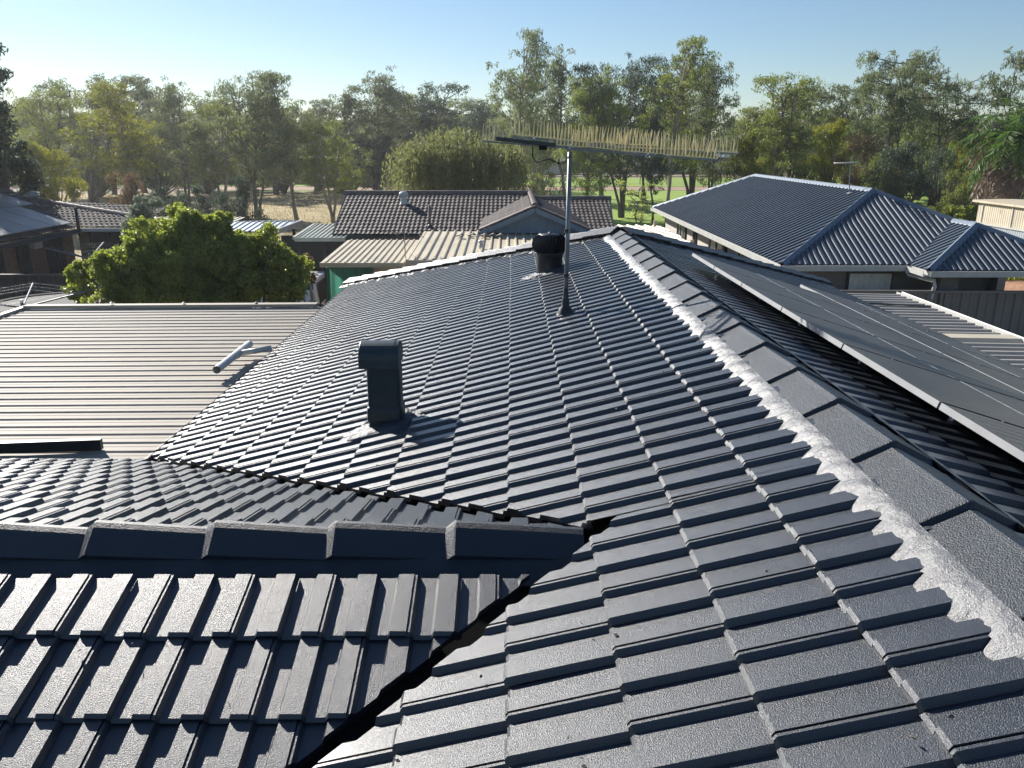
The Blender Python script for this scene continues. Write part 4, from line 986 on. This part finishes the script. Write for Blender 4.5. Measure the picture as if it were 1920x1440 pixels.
def weeds(name, region, n, z0, hgt, m, seed, label):
    rr = np.random.RandomState(seed); x0, x1, y0, y1 = region
    px = rr.uniform(x0, x1, n); py = rr.uniform(y0, y1, n); h = hgt * rr.uniform(.4, 1.2, n); a = rr.uniform(0, 6.28, n); wd = h * .16
    lx = rr.normal(0, .3, n) * h; ly = rr.normal(0, .3, n) * h
    v = np.zeros((n, 3, 3)); v[:, 0] = np.stack([px - np.cos(a) * wd, py - np.sin(a) * wd, np.full(n, z0)], 1); v[:, 1] = np.stack([px + np.cos(a) * wd, py + np.sin(a) * wd, np.full(n, z0)], 1); v[:, 2] = np.stack([px + lx, py + ly, z0 + h], 1)
    me = bpy.data.meshes.new(name); me.vertices.add(3 * n); me.vertices.foreach_set('co', v.ravel()); me.loops.add(3 * n); me.loops.foreach_set('vertex_index', np.arange(3 * n)); me.polygons.add(n); me.polygons.foreach_set('loop_start', np.arange(0, 3 * n, 3)); me.update(calc_edges=True)
    return tag(link_mesh(name, me, m), label, kind='stuff')
weeds('weeds', (14.5, 30, 29.5, 34.5), 9000, GZ, .35, L_bright, 2, 'green weeds along the red soil yard')
weeds('dry_grass', (-50, -4.8, 35, 82), 30000, GZ, .14, leafmat('straw', (.25, .20, .10), (.42, .34, .17), .3), 3, 'dry grass tufts in the paddock')

def railfence(name, a, b, h, sp, label, m, rails=(1.0,)):
    a, b = Vector(a), Vector(b); n = int((b - a).length / sp); d = (b - a) / n; o = thing(name, label, 'fence', (a + b) / 2)
    for k in range(n + 1): MB().box(a + d * k + Vector((0, 0, h / 2)), (.09, .09, h)).build('post', m, o)
    for r_ in rails: MB().bar(a + Vector((0, 0, h * r_ - .04)), b + Vector((0, 0, h * r_ - .04)), .05, .08).build('rail', m, o)
railfence('rail_fence', (-4, 103, GZ), (26, 103, GZ), 1.0, 3.2, 'low dark rail fence across the far green field', M_fenced)
railfence('rail_fence', (24, 60, GZ), (62, 56, GZ), 1.3, 2.4, 'dark post and rail fence behind the green strip on the right', M_fenced, (1.0, .6))
# far buildings
def farb(name, x0, x1, y, h, d, mw, mr, label):
    o = thing(name, label, 'building', ((x0 + x1) / 2, y, GZ))
    MB().box(((x0 + x1) / 2, y + d / 2, GZ + h / 2), (x1 - x0, d, h)).build('wall', mw, o)
    MB().slab([(x0 - .5, y - .6, GZ + h), (x1 + .5, y - .6, GZ + h), (x1 + .5, y + d / 2, GZ + h + 1.0), (x0 - .5, y + d / 2, GZ + h + 1.0)], .18).slab([(x0 - .5, y + d / 2, GZ + h + 1.0), (x1 + .5, y + d / 2, GZ + h + 1.0), (x1 + .5, y + d + .6, GZ + h), (x0 - .5, y + d + .6, GZ + h)], .18).build('roof', mr, o)
    n = int((x1 - x0) / 3.5)
    for k in range(n): MB().box((x0 + 2 + k * 3.5, y - .04, GZ + h * .55), (1.4, .06, h * .4)).build('window', M_glass, o)
farb('stable_block', 22, 41, 142, 2.8, 8, M_fenced, M_zinc, 'long dark stable block with pale roof beyond the field')
farb('pavilion', 3.5, 8.5, 138, 2.2, 6, M_cream, M_patio, 'small cream pavilion with grey roof beyond the field')
farb('far_house', -78, -66, 135, 3.0, 8, M_white, M_zinc, 'white walled house seen between the far left trees')
farb('far_house', -38, -28, 140, 2.6, 8, M_cream, M_zinc, 'low cream house beyond the dry paddock')

# ================================================================ TREES
def leaf_mesh(name, P, AX, ln, wd, rr):
    """P leaf centres, AX long axis unit vectors; rhombus leaves with slight fold"""
    n = len(P); r = rr.normal(size=(n, 3)); side = np.cross(AX, r); side /= np.linalg.norm(side, axis=1)[:, None] + 1e-9
    L = (ln * rr.uniform(.6, 1.3, n))[:, None]; W = (wd * rr.uniform(.6, 1.3, n))[:, None]
    v = np.zeros((n, 4, 3)); v[:, 0] = P - AX * L / 2; v[:, 1] = P + side * W / 2 - AX * L * .05; v[:, 2] = P + AX * L / 2; v[:, 3] = P - side * W / 2 - AX * L * .05
    me = bpy.data.meshes.new(name); me.vertices.add(4 * n); me.vertices.foreach_set('co', v.ravel())
    me.loops.add(4 * n); me.loops.foreach_set('vertex_index', np.arange(4 * n)); me.polygons.add(n)
    me.polygons.foreach_set('loop_start', np.arange(0, 4 * n, 4)); me.update(calc_edges=True); return me
def clumps_to_leaves(cl, dens, droop, rr):
    PP = []; AA = []
    for (c, r) in cl:
        n = int(dens * (r[0] * r[1] * r[2]) ** .67)
        d = rr.normal(size=(n, 3)); d /= np.linalg.norm(d, axis=1)[:, None]
        rad = rr.uniform(0, 1, n) ** .42
        # break every clump into a few lobes
        m_ = 5 + rr.randint(4); lob = rr.normal(size=(m_, 3)); lob /= np.linalg.norm(lob, axis=1)[:, None]
        pick = lob[rr.randint(m_, size=n)]
        q = (d * rad[:, None]) * .5 + pick * .62
        PP.append(np.array(c) + q * np.array(r))
        a = rr.normal(size=(n, 3)); a[:, 2] -= droop; a += d * .5; a /= np.linalg.norm(a, axis=1)[:, None]; AA.append(a)
    return np.concatenate(PP), np.concatenate(AA)
def wobble_path(a, b, n, amp, rr):
    pts = []; a, b = np.array(a, float), np.array(b, float)
    off = np.zeros(3)
    for i in range(n + 1):
        t = i / n; off = off + rr.normal(0, amp / n, 3) * (1 if i else 0); off[2] *= .3
        pts.append(a + (b - a) * t + off * min(1, t * 3))
    return pts
def gum(seed, H=12., spread=3.0, stems=2, bare=.32, cr=1.0, ncl=34, dens=170, droop=1.2, leaf=(.30, .075), flat=0., trunk=.17):
    rr = np.random.RandomState(seed); mb = MB(); cl = []
    for s in range(stems):
        a = rr.uniform(0, 6.28); lean = spread * (.18 + .30 * rr.rand()) * (0 if stems == 1 else 1)
        top = (math.cos(a) * lean + rr.normal(0, .3), math.sin(a) * lean + rr.normal(0, .3), H * (.80 + .1 * rr.rand()))
        st = wobble_path((rr.normal(0, .12), rr.normal(0, .12), 0), top, 9, 1.5, rr)
        R0 = trunk * (1 if stems == 1 else .78)
        mb.tube(st, [R0 * (1 - .85 * i / 9) + .015 + (.05 if i == 0 else 0) for i in range(10)], 7)
        nb_ = ncl // stems
        for k in range(nb_):
            t = bare + (1 - bare) * (k + rr.rand()) / nb_; i = min(8, int(t * 9)); p = st[i] + (st[i + 1] - st[i]) * (t * 9 - i if t * 9 - i < 1 else 1)
            hh = (t - bare) / (1 - bare)
            env = spread * (math.sin(math.pi * min(1, .18 + .80 * hh)) ** .7 if not flat else (.5 + .5 * hh))
            az = a + rr.normal(0, 1.3) if rr.rand() < .65 else rr.uniform(0, 6.28)
            ro = env * rr.uniform(.35, 1.0)
            q = p + np.array([math.cos(az) * ro, math.sin(az) * ro, (H * .13 * rr.uniform(.1, 1.2)) * (1 - .5 * flat)])
            q[2] = min(q[2], H * (.97 if not flat else .95))
            br = wobble_path(p, q, 4, .7, rr); mb.tube(br, [.055 * (1 - .2 * t) * (1 - .2 * j) + .008 for j in range(5)], 5)
            r0 = cr * rr.uniform(.55, 1.05); cl.append((q, (r0, r0, r0 * rr.uniform(.5, .85))))
            for w_ in range(2):
                q2 = br[3] + rr.normal(0, .75 * cr, 3) * np.array([1, 1, .6]); mb.tube([br[2], q2], [.025, .008], 4, caps=False)
                r0 = cr * rr.uniform(.3, .65); cl.append((q2, (r0, r0, r0 * .7)))
    P, Ax = clumps_to_leaves(cl, dens, droop, rr)
    return mb, leaf_mesh('crown', P, Ax, leaf[0], leaf[1], rr)
def bushy(seed, H=5., W=3., dens=420, droop=.3, leaf=(.18, .08), ncl=40, low=.12, trunk=.1, size=.75):
    rr = np.random.RandomState(seed); mb = MB(); cl = []
    for k in range(ncl):
        a = rr.uniform(0, 6.28); u = rr.rand() ** .5; zz = rr.rand()
        env = W * math.sqrt(max(.05, 1 - (max(0, zz - .35) / .68) ** 2)) * (.75 + .25 * min(1, zz * 3))
        c = np.array([math.cos(a) * env * u, math.sin(a) * env * u, H * (low + (.90 - low) * zz)]); r0 = size * rr.uniform(.6, 1.2)
        cl.append((c, (r0, r0, r0 * .8)))
        st = wobble_path((rr.normal(0, .1), rr.normal(0, .1), 0), c, 4, .6, rr); mb.tube(st, [trunk * .6, trunk * .5, trunk * .35, .02, .01], 5)
    P, Ax = clumps_to_leaves(cl, dens, droop, rr)
    return mb, leaf_mesh('crown', P, Ax, leaf[0], leaf[1], rr)
def weeping(seed, H=6.5, W=4.0):
    rr = np.random.RandomState(seed); mb = MB(); P = []; Ax = []
    mb.tube(wobble_path((0, 0, 0), (.2, 0, H * .6), 5, .6, rr), [.28, .24, .2, .16, .12, .08], 8)
    lob = [(rr.uniform(-.75, .75) * W, rr.uniform(-.6, .6) * W, H * rr.uniform(.62, .86), rr.uniform(.9, 1.7)) for _ in range(26)]
    for k, (lx, ly, lz, lr) in enumerate(lob):
        mb.tube(wobble_path((.2, 0, H * .45), (lx, ly, lz), 4, .5, rr), [.08, .06, .04, .03, .015], 5)
        for s in range(62):
            a = rr.uniform(0, 6.28); u = rr.rand() ** .5 * lr; p0 = np.array([lx + math.cos(a) * u, ly + math.sin(a) * u, lz + math.sqrt(max(0, lr * lr - u * u)) * .75])
            L = rr.uniform(1.2, 3.1) * (.5 + .6 * u / lr); n = int(L / .10); out = np.array([math.cos(a), math.sin(a), 0]) * rr.uniform(.02, .22)
            t = np.linspace(0, 1, n)[:, None]; pts = p0 + out * np.sqrt(t) * L * .5 + np.array([0, 0, -1]) * t * L + rr.normal(0, .05, (n, 3))
            pts[:, 2] = np.maximum(pts[:, 2], .35); P.append(pts); ax = rr.normal(0, .45, (n, 3)); ax[:, 2] -= 1; ax /= np.linalg.norm(ax, axis=1)[:, None]; Ax.append(ax)
    return mb, leaf_mesh('crown', np.concatenate(P), np.concatenate(Ax), .26, .07, rr)
PROTO = {}
def proto(key, mbme, bark, leafm, H, W):
    mb, me = mbme
    tm = bpy.data.meshes.new('trunk'); tm.from_pydata(mb.v, [], mb.f); tm.polygons.foreach_set('use_smooth', [True] * len(tm.polygons)); tm.materials.append(bark); tm.update()
    me.materials.append(leafm); PROTO[key] = (tm, me, H, W)
proto('gum_a', gum(11, 12, 3.0, 2, .26, 1.15, 42, 190), M_barkpale, L_grey, 12, 3.3)
proto('gum_b', gum(12, 12, 2.6, 3, .30, 1.1, 45, 190), M_barkpale, L_grey, 12, 3.0)
proto('gum_c', gum(13, 12, 3.4, 2, .20, 1.3, 46, 185), M_bark, L_grey, 12, 3.8)
proto('gum_d', gum(14, 12, 2.4, 1, .30, 1.0, 36, 260), M_bark, L_grey, 12, 2.8)
proto('gum_e', gum(15, 12, 3.2, 4, .26, 1.15, 52, 180), M_bark, L_grey, 12, 3.4)
proto('umbrella', gum(16, 12, 5.0, 3, .52, 1.15, 54, 240, flat=1.), M_bark, L_grey, 12, 5.2)
proto('bushy_a', bushy(21, 8, 3.0, 330, .6, (.24, .08), 46, .18, .2, 1.1), M_bark, L_olive, 8.3, 3.5)
proto('bushy_b', bushy(22, 8, 3.0, 300, .9, (.24, .07), 40, .22, .2, 1.0), M_bark, L_olive, 8.3, 3.5)
proto('shrub_a', bushy(23, 4, 2.2, 1000, .2, (.15, .07), 34, .10, .12, .75), M_bark, L_dark, 4.2, 2.6)
proto('shrub_b', bushy(24, 4, 2.2, 900, .2, (.15, .07), 30, .10, .12, .75), M_bark, L_brown, 4.2, 2.6)
proto('sapling', gum(25, 5, .9, 2, .15, .5, 16, 260, leaf=(.18, .06), trunk=.05), M_bark, L_olive, 5, 1.1)
def plant(name, key, px, top, Y, hw, leafm, label, cat='tree', ang=None, group=None):
    tm, me, H, W = PROTO[key]
    b = at_y(px, top, Y); h = (b.z - GZ) * 1.04; x = (px - 960) / F_PX * (Y * _c + 3 * _s)
    r = hw / F_PX * (Y * _c + 2 * _s)
    o = thing(name, label, cat, (x, Y, GZ), group)
    sx = r / W; sz = h / (H * 1.0)
    o.scale = (sx, sx, sz); o.rotation_euler = (0, 0, ang if ang is not None else rnd.uniform(0, 6.28))
    t = bpy.data.objects.new('trunk', tm); COL.objects.link(t); t.parent = o
    c = bpy.data.objects.new('crown', me); COL.objects.link(c); c.parent = o
    c.material_slots[0].link = 'OBJECT'; c.material_slots[0].material = leafm
    return o
T = [
 ('gum_tree', 'gum_c', 95, 165, 60, 85, L_olive, 'hazy olive gum tree behind the brick house, left of the paddock trees'),
 ('gum_tree', 'gum_e', 172, 148, 68, 85, L_grey, 'tall grey gum tree topping the hazy group above the brick house ridge'),
 ('gum_tree', 'gum_a', 240, 165, 58, 80, L_yell, 'yellowish gum tree behind the brown bush on the left'),
 ('gum_tree', 'gum_d', 300, 150, 74, 60, L_grey, 'narrow grey gum tree between the yellowish one and its dark right neighbour'),
 ('gum_tree', 'gum_c', 350, 158, 62, 66, L_grey, 'dark grey gum tree above the dark shrubs on the left'),
 ('gum_tree', 'gum_b', 415, 186, 58, 66, L_olive, 'olive gum tree above the rightmost dark shrub'),
 ('gum_tree', 'gum_e', 480, 146, 56, 66, L_grey, 'grey gum tree with leaning pale trunks beside the dry paddock'),
 ('gum_tree', 'gum_a', 552, 146, 54, 74, L_grey, 'grey gum tree with clustered trunks standing in the dry paddock'),
 ('gum_tree', 'gum_b', 622, 218, 52, 58, L_olive, 'low forked olive gum tree just left of the brown tiled roof'),
 ('gum_tree', 'gum_d', 655, 168, 82, 60, L_grey, 'slim grey gum tree behind the low forked one'),
 ('gum_tree', 'gum_c', 702, 143, 84, 78, L_grey, 'broad grey gum tree left of the weeping tree'),
 ('gum_tree', 'gum_e', 778, 163, 88, 72, L_dark, 'dark broad gum tree rising behind the weeping tree'),
 ('gum_tree', 'gum_b', 872, 176, 96, 62, L_grey, 'distant grey gum tree behind the right half of the weeping tree'),
 ('gum_tree', 'gum_a', 962, 68, 60, 66, L_grey, 'very tall thin grey gum tree above the left end of the spiked antenna'),
 ('gum_tree', 'gum_d', 1056, 98, 70, 52, L_grey, 'tall narrow gum tree directly above the antenna mast'),
 ('gum_tree', 'gum_c', 1098, 142, 54, 66, L_olive, 'olive gum tree with several trunks just right of the antenna mast'),
 ('gum_tree', 'gum_e', 1166, 125, 56, 66, L_dark, 'dark gum tree with thick forked trunk right of the antenna mast'),
 ('gum_tree', 'gum_a', 1250, 78, 56, 82, L_olive, 'tallest broad gum tree above the right half of the spiked antenna'),
 ('gum_tree', 'gum_c', 1334, 118, 60, 62, L_grey, 'grey drooping gum tree at the right end of the spiked antenna'),
 ('gum_tree', 'gum_e', 1452, 140, 60, 76, L_olive, 'olive gum tree above the far end of the blue grey roof'),
 ('gum_tree', 'gum_b', 1542, 150, 68, 72, L_grey, 'grey gum tree behind the small antenna on the blue grey roof'),
 ('gum_tree', 'umbrella', 1668, 94, 62, 95, L_grey, 'umbrella shaped gum tree with wide flat crown above the blue grey roof apex'),
 ('gum_tree', 'umbrella', 1752, 122, 66, 88, L_grey, 'spreading gum tree reaching right beside the umbrella shaped one'),
 ('gum_tree', 'gum_b', 1884, 78, 56, 66, L_grey, 'tall grey gum tree behind the palm at the right edge'),
 ('bushy_tree', 'bushy_a', 1402, 246, 52, 48, L_yell, 'bright yellow green bushy tree at the far left end of the blue grey roof'),
 ('bushy_tree', 'bushy_b', 1478, 222, 60, 62, L_olive, 'olive bushy tree behind the ridge of the blue grey roof'),
 ('bushy_tree', 'bushy_a', 1552, 218, 62, 50, L_yell, 'yellow green bushy tree left of the brownish one above the blue grey roof'),
 ('bushy_tree', 'bushy_b', 1612, 236, 56, 62, L_brown, 'brownish olive tree directly behind the small roof antenna'),
 ('bushy_tree', 'bushy_a', 1690, 262, 50, 66, L_dark, 'dark blue green dense tree behind the apex of the blue grey roof'),
 ('bushy_tree', 'bushy_b', 1722, 214, 74, 56, L_olive, 'olive bushy tree under the spreading umbrella gums'),
 ('bushy_tree', 'bushy_a', 1796, 240, 66, 46, L_yell, 'yellow topped bushy tree left of the palm'),
 ('bushy_tree', 'bushy_b', 1846, 246, 54, 50, L_brown, 'rusty brown tree left of the palm at the right edge'),
 ('bushy_tree', 'bushy_a', 1905, 200, 62, 56, L_olive, 'olive bushy tree behind the palm crown'),
 ('shrub', 'shrub_b', 1796, 318, 46, 48, L_olive, 'rounded olive shrub behind the hedge and wire fence on the right'),
 ('bushy_tree', 'bushy_a', 95, 262, 46, 62, L_yell, 'yellow green tree beside the dark tree at the left edge'),
 ('shrub', 'shrub_b', 238, 322, 42, 55, L_brown, 'brown rounded shrub behind the flat roof of the brick house'),
 ('shrub', 'shrub_a', 318, 338, 44, 52, L_dark, 'dark shrub directly right of the brown rounded one'),
 ('shrub', 'shrub_a', 392, 336, 41, 55, L_dark, 'dark shrub in the middle above the bright green tree'),
 ('shrub', 'shrub_b', 452, 328, 43, 46, L_dark, 'dark shrub beside the dry paddock, rightmost of the dark ones'),
 ('bushy_tree', 'bushy_b', 655, 262, 74, 62, L_olive, 'mid green bushy tree between gum trunks left of the weeping tree'),
 ('bushy_tree', 'bushy_a', 712, 250, 82, 56, L_dark, 'dark bushy tree just left of the weeping tree'),
 ('bushy_tree', 'bushy_b', 530, 240, 86, 66, L_olive, 'hazy olive bushy tree beyond the dry paddock'),
 ('bushy_tree', 'bushy_a', 392, 250, 88, 76, L_olive, 'hazy bushy tree behind the dark shrubs'),
 ('bushy_tree', 'bushy_b', 300, 262, 80, 66, L_grey, 'grey green bushy tree behind the brown rounded shrub'),
 ('bushy_tree', 'bushy_a', 180, 268, 78, 66, L_olive, 'hazy bushy tree low behind the brick house ridge'),
 ('bushy_tree', 'bushy_b', 1012, 262, 76, 44, L_olive, 'bushy tree right of the weeping tree, seen below the spiked antenna'),
 ('sapling', 'sapling', 1196, 338, 47, 30, L_bright, 'small bright leafed sapling in front of the green field'),
 ('sapling', 'sapling', 1042, 330, 46, 26, L_dark, 'small dark sapling behind the brown tiled ridge near the mast'),
 ('sapling', 'sapling', 1016, 322, 50, 30, L_olive, 'small pale sapling behind the brown tiled ridge, left of the dark one'),
 ('gum_tree', 'gum_d', 1224, 210, 52, 34, L_dark, 'slender gum with straight black trunk next to the sapling'),
]
T += [
 ('gum_tree', 'gum_b', 130, 172, 76, 80, L_grey, 'pale hazy gum tree far behind the olive one over the brick house'),
 ('gum_tree', 'gum_c', 210, 170, 82, 85, L_olive, 'wide hazy gum tree in the back row above the brown shrub'),
 ('gum_tree', 'gum_a', 268, 172, 86, 80, L_grey, 'back row gum tree just left of the narrow grey one'),
 ('gum_tree', 'gum_e', 385, 176, 84, 80, L_grey, 'back row gum tree behind the dark grey one on the left'),
 ('gum_tree', 'gum_d', 448, 178, 80, 60, L_olive, 'back row slim gum tree left of the leaning trunks'),
 ('gum_tree', 'gum_c', 515, 172, 82, 75, L_olive, 'back row gum tree between the two grey paddock gums'),
 ('gum_tree', 'gum_a', 590, 190, 84, 70, L_grey, 'back row gum tree right of the paddock trunks'),
 ('gum_tree', 'gum_b', 738, 168, 96, 70, L_grey, 'back row gum tree at the upper left of the weeping tree'),
 ('gum_tree', 'gum_e', 822, 182, 92, 66, L_olive, 'back row olive gum tree over the top of the weeping tree'),
 ('gum_tree', 'gum_c', 918, 196, 88, 66, L_dark, 'dark gum tree just left of the spiked antenna end'),
 ('gum_tree', 'gum_b', 1010, 130, 74, 62, L_grey, 'grey gum tree between the very tall one and the antenna mast'),
 ('gum_tree', 'gum_a', 1130, 150, 76, 66, L_olive, 'back row olive gum right of the antenna mast'),
 ('gum_tree', 'gum_c', 1208, 120, 74, 66, L_dark, 'dark gum tree behind the left side of the tallest broad one'),
 ('gum_tree', 'gum_e', 1296, 108, 70, 72, L_dark, 'dark leafy gum tree on the right flank of the tallest broad one'),
 ('gum_tree', 'gum_b', 1400, 196, 78, 60, L_olive, 'lower olive gum tree in the dip right of the spiked antenna'),
 ('gum_tree', 'gum_a', 1500, 172, 76, 66, L_olive, 'olive gum tree in the back row over the middle of the blue grey ridge'),
 ('gum_tree', 'gum_c', 1590, 166, 80, 70, L_grey, 'grey back row gum left of the umbrella shaped one'),
 ('gum_tree', 'gum_d', 1836, 225, 80, 56, L_grey, 'low distant grey gum in the gap left of the palm'),
 ('bushy_tree', 'bushy_a', 600, 268, 90, 56, L_olive, 'hazy bushy tree behind the low forked gum'),
 ('bushy_tree', 'bushy_b', 462, 262, 92, 60, L_grey, 'hazy grey bushy tree behind the leaning trunks'),
 ('bushy_tree', 'bushy_b', 1430, 252, 66, 46, L_olive, 'olive bushy tree right of the bright yellow green one'),
 ('bushy_tree', 'bushy_a', 1652, 282, 52, 50, L_olive, 'low olive tree right of the small roof antenna'),
 ('bushy_tree', 'bushy_b', 1762, 268, 56, 50, L_dark, 'dark bushy tree between the roof apex and the rounded shrub'),
]
for (nm, key, px, top, Y, hw, lm, lab) in T:
    plant(nm, key, px, top, Y, hw, lm, lab, 'shrub' if nm == 'shrub' else 'tree', group={'gum_tree': 'gum trees around the field', 'bushy_tree': 'bushy trees around the field', 'shrub': 'shrubs behind the roofs', 'sapling': 'saplings by the field'}[nm])
# weeping tree
mb, me = weeping(31); proto('weeping', (mb, me), M_bark, L_willow, 6.9, 4.2)
plant('weeping_tree', 'weeping', 862, 236, 40, 132, L_willow, 'wide drooping pepper tree behind the brown tiled ridge')
# dark dense tree at the left edge
mb, me = bushy(33, 10, 1.5, 1000, .5, (.2, .07), 60, .08, .25, .75); proto('edge', (mb, me), M_bark, L_dark, 9.6, 2.0)
plant('dark_tree', 'edge', -2, 50, 30, 108, L_dark, 'tall dark dense tree cut by the left edge of the picture')
# far wooded belt
rr = np.random.RandomState(5); cl = []
for k in range(520):
    x = rr.uniform(-125, 150); y = rr.uniform(150, 185); h = rr.uniform(5, 9.5) * (1.15 if x < -20 else 1.0); r0 = rr.uniform(1.6, 3.2)
    if 3 < x < 9 or 20 < x < 43: y += 18
    for z in np.arange(.18, 1, .26): cl.append((np.array([x + rr.normal(0, .8), y, GZ + h * z]), (r0, r0, r0 * .8)))
for k in range(200):
    if rr.rand() < .62: x = rr.uniform(-100, -9); y = rr.uniform(98, 124); h = rr.uniform(3.5, 7.5)
    else: x = rr.uniform(36, 110); y = rr.uniform(82, 118); h = rr.uniform(4, 8)
    r0 = rr.uniform(1.0, 2.0)
    for z in np.arange(.12, 1, .28): cl.append((np.array([x + rr.normal(0, .8), y, GZ + h * z]), (r0, r0, r0 * .8)))
P, Ax = clumps_to_leaves(cl, 40, .4, rr)
tag(link_mesh('far_woodland', leaf_mesh('far_woodland', P, Ax, .75, .42, rr), L_olive), 'far band of woodland beyond the playing field', kind='stuff')

# bright green leafy trees behind the carport
def front_tree(name, parts, Y, leafm, label, dens, leaf, seed, stem, group=None, cat='tree'):
    rr = np.random.RandomState(seed); cl = []; c0 = at_y(*stem, Y); base = Vector((c0.x, Y, GZ))
    o = thing(name, label, cat, base, group); mb = MB()
    for (px, py, rp, dy) in parts:
        c = at_y(px, py, Y + dy); r = rp / F_PX * (Y + dy)
        for k in range(13):
            dv = rr.normal(size=3); dv /= np.linalg.norm(dv); q = np.array(c) + dv * r * rr.uniform(.55, 1.0) * np.array([1, 1, .9]); cl.append((q, (r * rr.uniform(.28, .48),) * 3))
        cl.append((np.array(c), (r * .85, r * .85, r * .8)))
        mb.tube(wobble_path(base, c, 4, .3, rr), [.09, .07, .05, .03, .012], 6)
    P, Ax = clumps_to_leaves(cl, dens, -.2, rr); keep = P[:, 2] > GZ + .15; P = P[keep]; Ax = Ax[keep]
    me = leaf_mesh('crown', P - np.array(base), Ax, leaf[0], leaf[1], rr)
    mb.build('trunk', M_barkpale, o, smooth=True)
    c = bpy.data.objects.new('crown', me); COL.objects.link(c); me.materials.append(leafm); c.parent = o
    return o
front_tree('leafy_tree', [(250, 505, 58, 0), (300, 450, 52, .3), (350, 430, 46, .5), (395, 428, 32, .7), (210, 520, 42, -.3), (330, 500, 62, 0), (390, 490, 55, .2), (270, 560, 55, -.2), (350, 555, 60, 0), (420, 540, 50, .2), (415, 420, 26, .8)], 15.2, L_bright, 'big bright green leafy tree directly behind the carport roof', 8500, (.082, .045), 41, (195, 600))
front_tree('leafy_tree', [(450, 470, 42, .2), (490, 475, 46, 0), (530, 500, 42, 0), (475, 530, 56, 0), (535, 550, 46, -.1), (440, 450, 24, .4), (420, 560, 46, 0)], 15.6, L_bright, 'right hand bright green leafy tree next to the white car', 8500, (.082, .045), 42, (480, 600))
front_tree('leafy_tree', [(150, 510, 26, 0), (152, 545, 28, 0), (175, 500, 22, 0)], 15.8, L_bright, 'smallest bright green tree at the left end of the leafy row', 7000, (.08, .045), 43, (152, 600))
front_tree('olive_tree', [(275, 388, 26, 0), (262, 420, 30, 0), (285, 440, 30, 0), (258, 455, 24, 0)], 21.5, L_silver, 'silvery leaved tree behind the bright green tree', 5200, (.10, .03), 44, (265, 560))
front_tree('bush', [(180, 572, 22, 0), (165, 580, 18, 0)], 14.4, L_bright, 'low light green bush just behind the carport edge', 5200, (.07, .03), 45, (172, 600), cat='bush')
front_tree('bush', [(577, 488, 12, 0), (580, 520, 14, 0)], 19.0, L_brown, 'small brown potted bush beside the shade cloth', 4200, (.10, .04), 46, (578, 560), cat='bush')
front_tree('hedge', [(1800, 400, 20, 0), (1828, 398, 20, 0), (1775, 405, 16, 1), (1812, 418, 22, 0), (1838, 410, 16, 0), (1750, 402, 10, 3)], 45, L_bright, 'rounded bright green hedge beside the corrugated shed', 420, (.22, .12), 47, (1810, 425), cat='hedge')
# palm
b = at_y(1908, 262, 38.0); base = Vector((b.x, 38.0, GZ)); pm = thing('palm_tree', 'date palm with drooping dead fronds at the right edge', 'tree', base)
MB().tube([base, base + Vector((.1, 0, 3)), Vector((b.x, 38, b.z))], [.38, .32, .28], 12).build('trunk', M_bark, pm, smooth=True)
def frond(c, az, el, L, droop, rr):
    n = 16; P = []; Ax = []; p = np.array(c, float); d = np.array([math.cos(az) * math.cos(el), math.sin(az) * math.cos(el), math.sin(el)]); pts = [p.copy()]
    for k in range(n):
        d = d + np.array([0, 0, -droop / n]); d /= np.linalg.norm(d); p = p + d * L / n; pts.append(p.copy())
        sd2 = np.cross(d, [0, 0, 1]); sd2 /= np.linalg.norm(sd2) + 1e-6
        for s_ in (-1, 1):
            for q in range(3):
                ax = sd2 * s_ * .8 + d * .5 + np.array([0, 0, -.35]) + rr.normal(0, .12, 3); ax /= np.linalg.norm(ax)
                P.append(p - d * L / n * q / 3 + ax * .24); Ax.append(ax)
    return pts, P, Ax
rr = np.random.RandomState(9); P = []; Ax = []; DP = []; DA = []; rib = MB()
for k in range(46):
    pts, a, c = frond(b, rr.uniform(0, 6.28), rr.uniform(-.1, 1.3), rr.uniform(2.2, 3.0), rr.uniform(1.4, 2.4), rr); P += a; Ax += c; rib.tube(pts, [.03] * 8 + [.015] * 9, 4, caps=False)
for k in range(34):
    pts, a, c = frond(b - Vector((0, 0, .3)), rr.uniform(0, 6.28), rr.uniform(-.9, -.2), rr.uniform(1.8, 2.8), rr.uniform(1.2, 2.2), rr); DP += a; DA += c
for nm, PP, AA, m_ in (('crown', P, Ax, L_palm), ('dead_fronds', DP, DA, L_deadfrond)):
    me = leaf_mesh(nm, np.array(PP) - np.array(base), np.array(AA), .5, .05, rr); me.materials.append(m_); o = bpy.data.objects.new(nm, me); COL.objects.link(o); o.parent = pm
rib.build('frond_ribs', L_palm, pm)

# thin haze volume added to imitate sun glow and veiling lens glare
hz_m = bpy.data.materials.new('haze'); hz_m.use_nodes = True; n_ = hz_m.node_tree
for q in list(n_.nodes):
    if q.type == 'BSDF_PRINCIPLED': n_.nodes.remove(q)
pv = n_.nodes.new('ShaderNodeVolumePrincipled'); pv.inputs['Density'].default_value = 0.00045; pv.inputs['Anisotropy'].default_value = 0.55; pv.inputs['Color'].default_value = (0.93, 0.96, 1.0, 1)
n_.links.new(pv.outputs[0], n_.nodes['Material Output'].inputs['Volume'])
tag(MB().box((5, 95, 4), (420, 230, 20.0)).build('haze', hz_m), 'faint haze added for sun glow and veiling glare before the trees', kind='stuff')
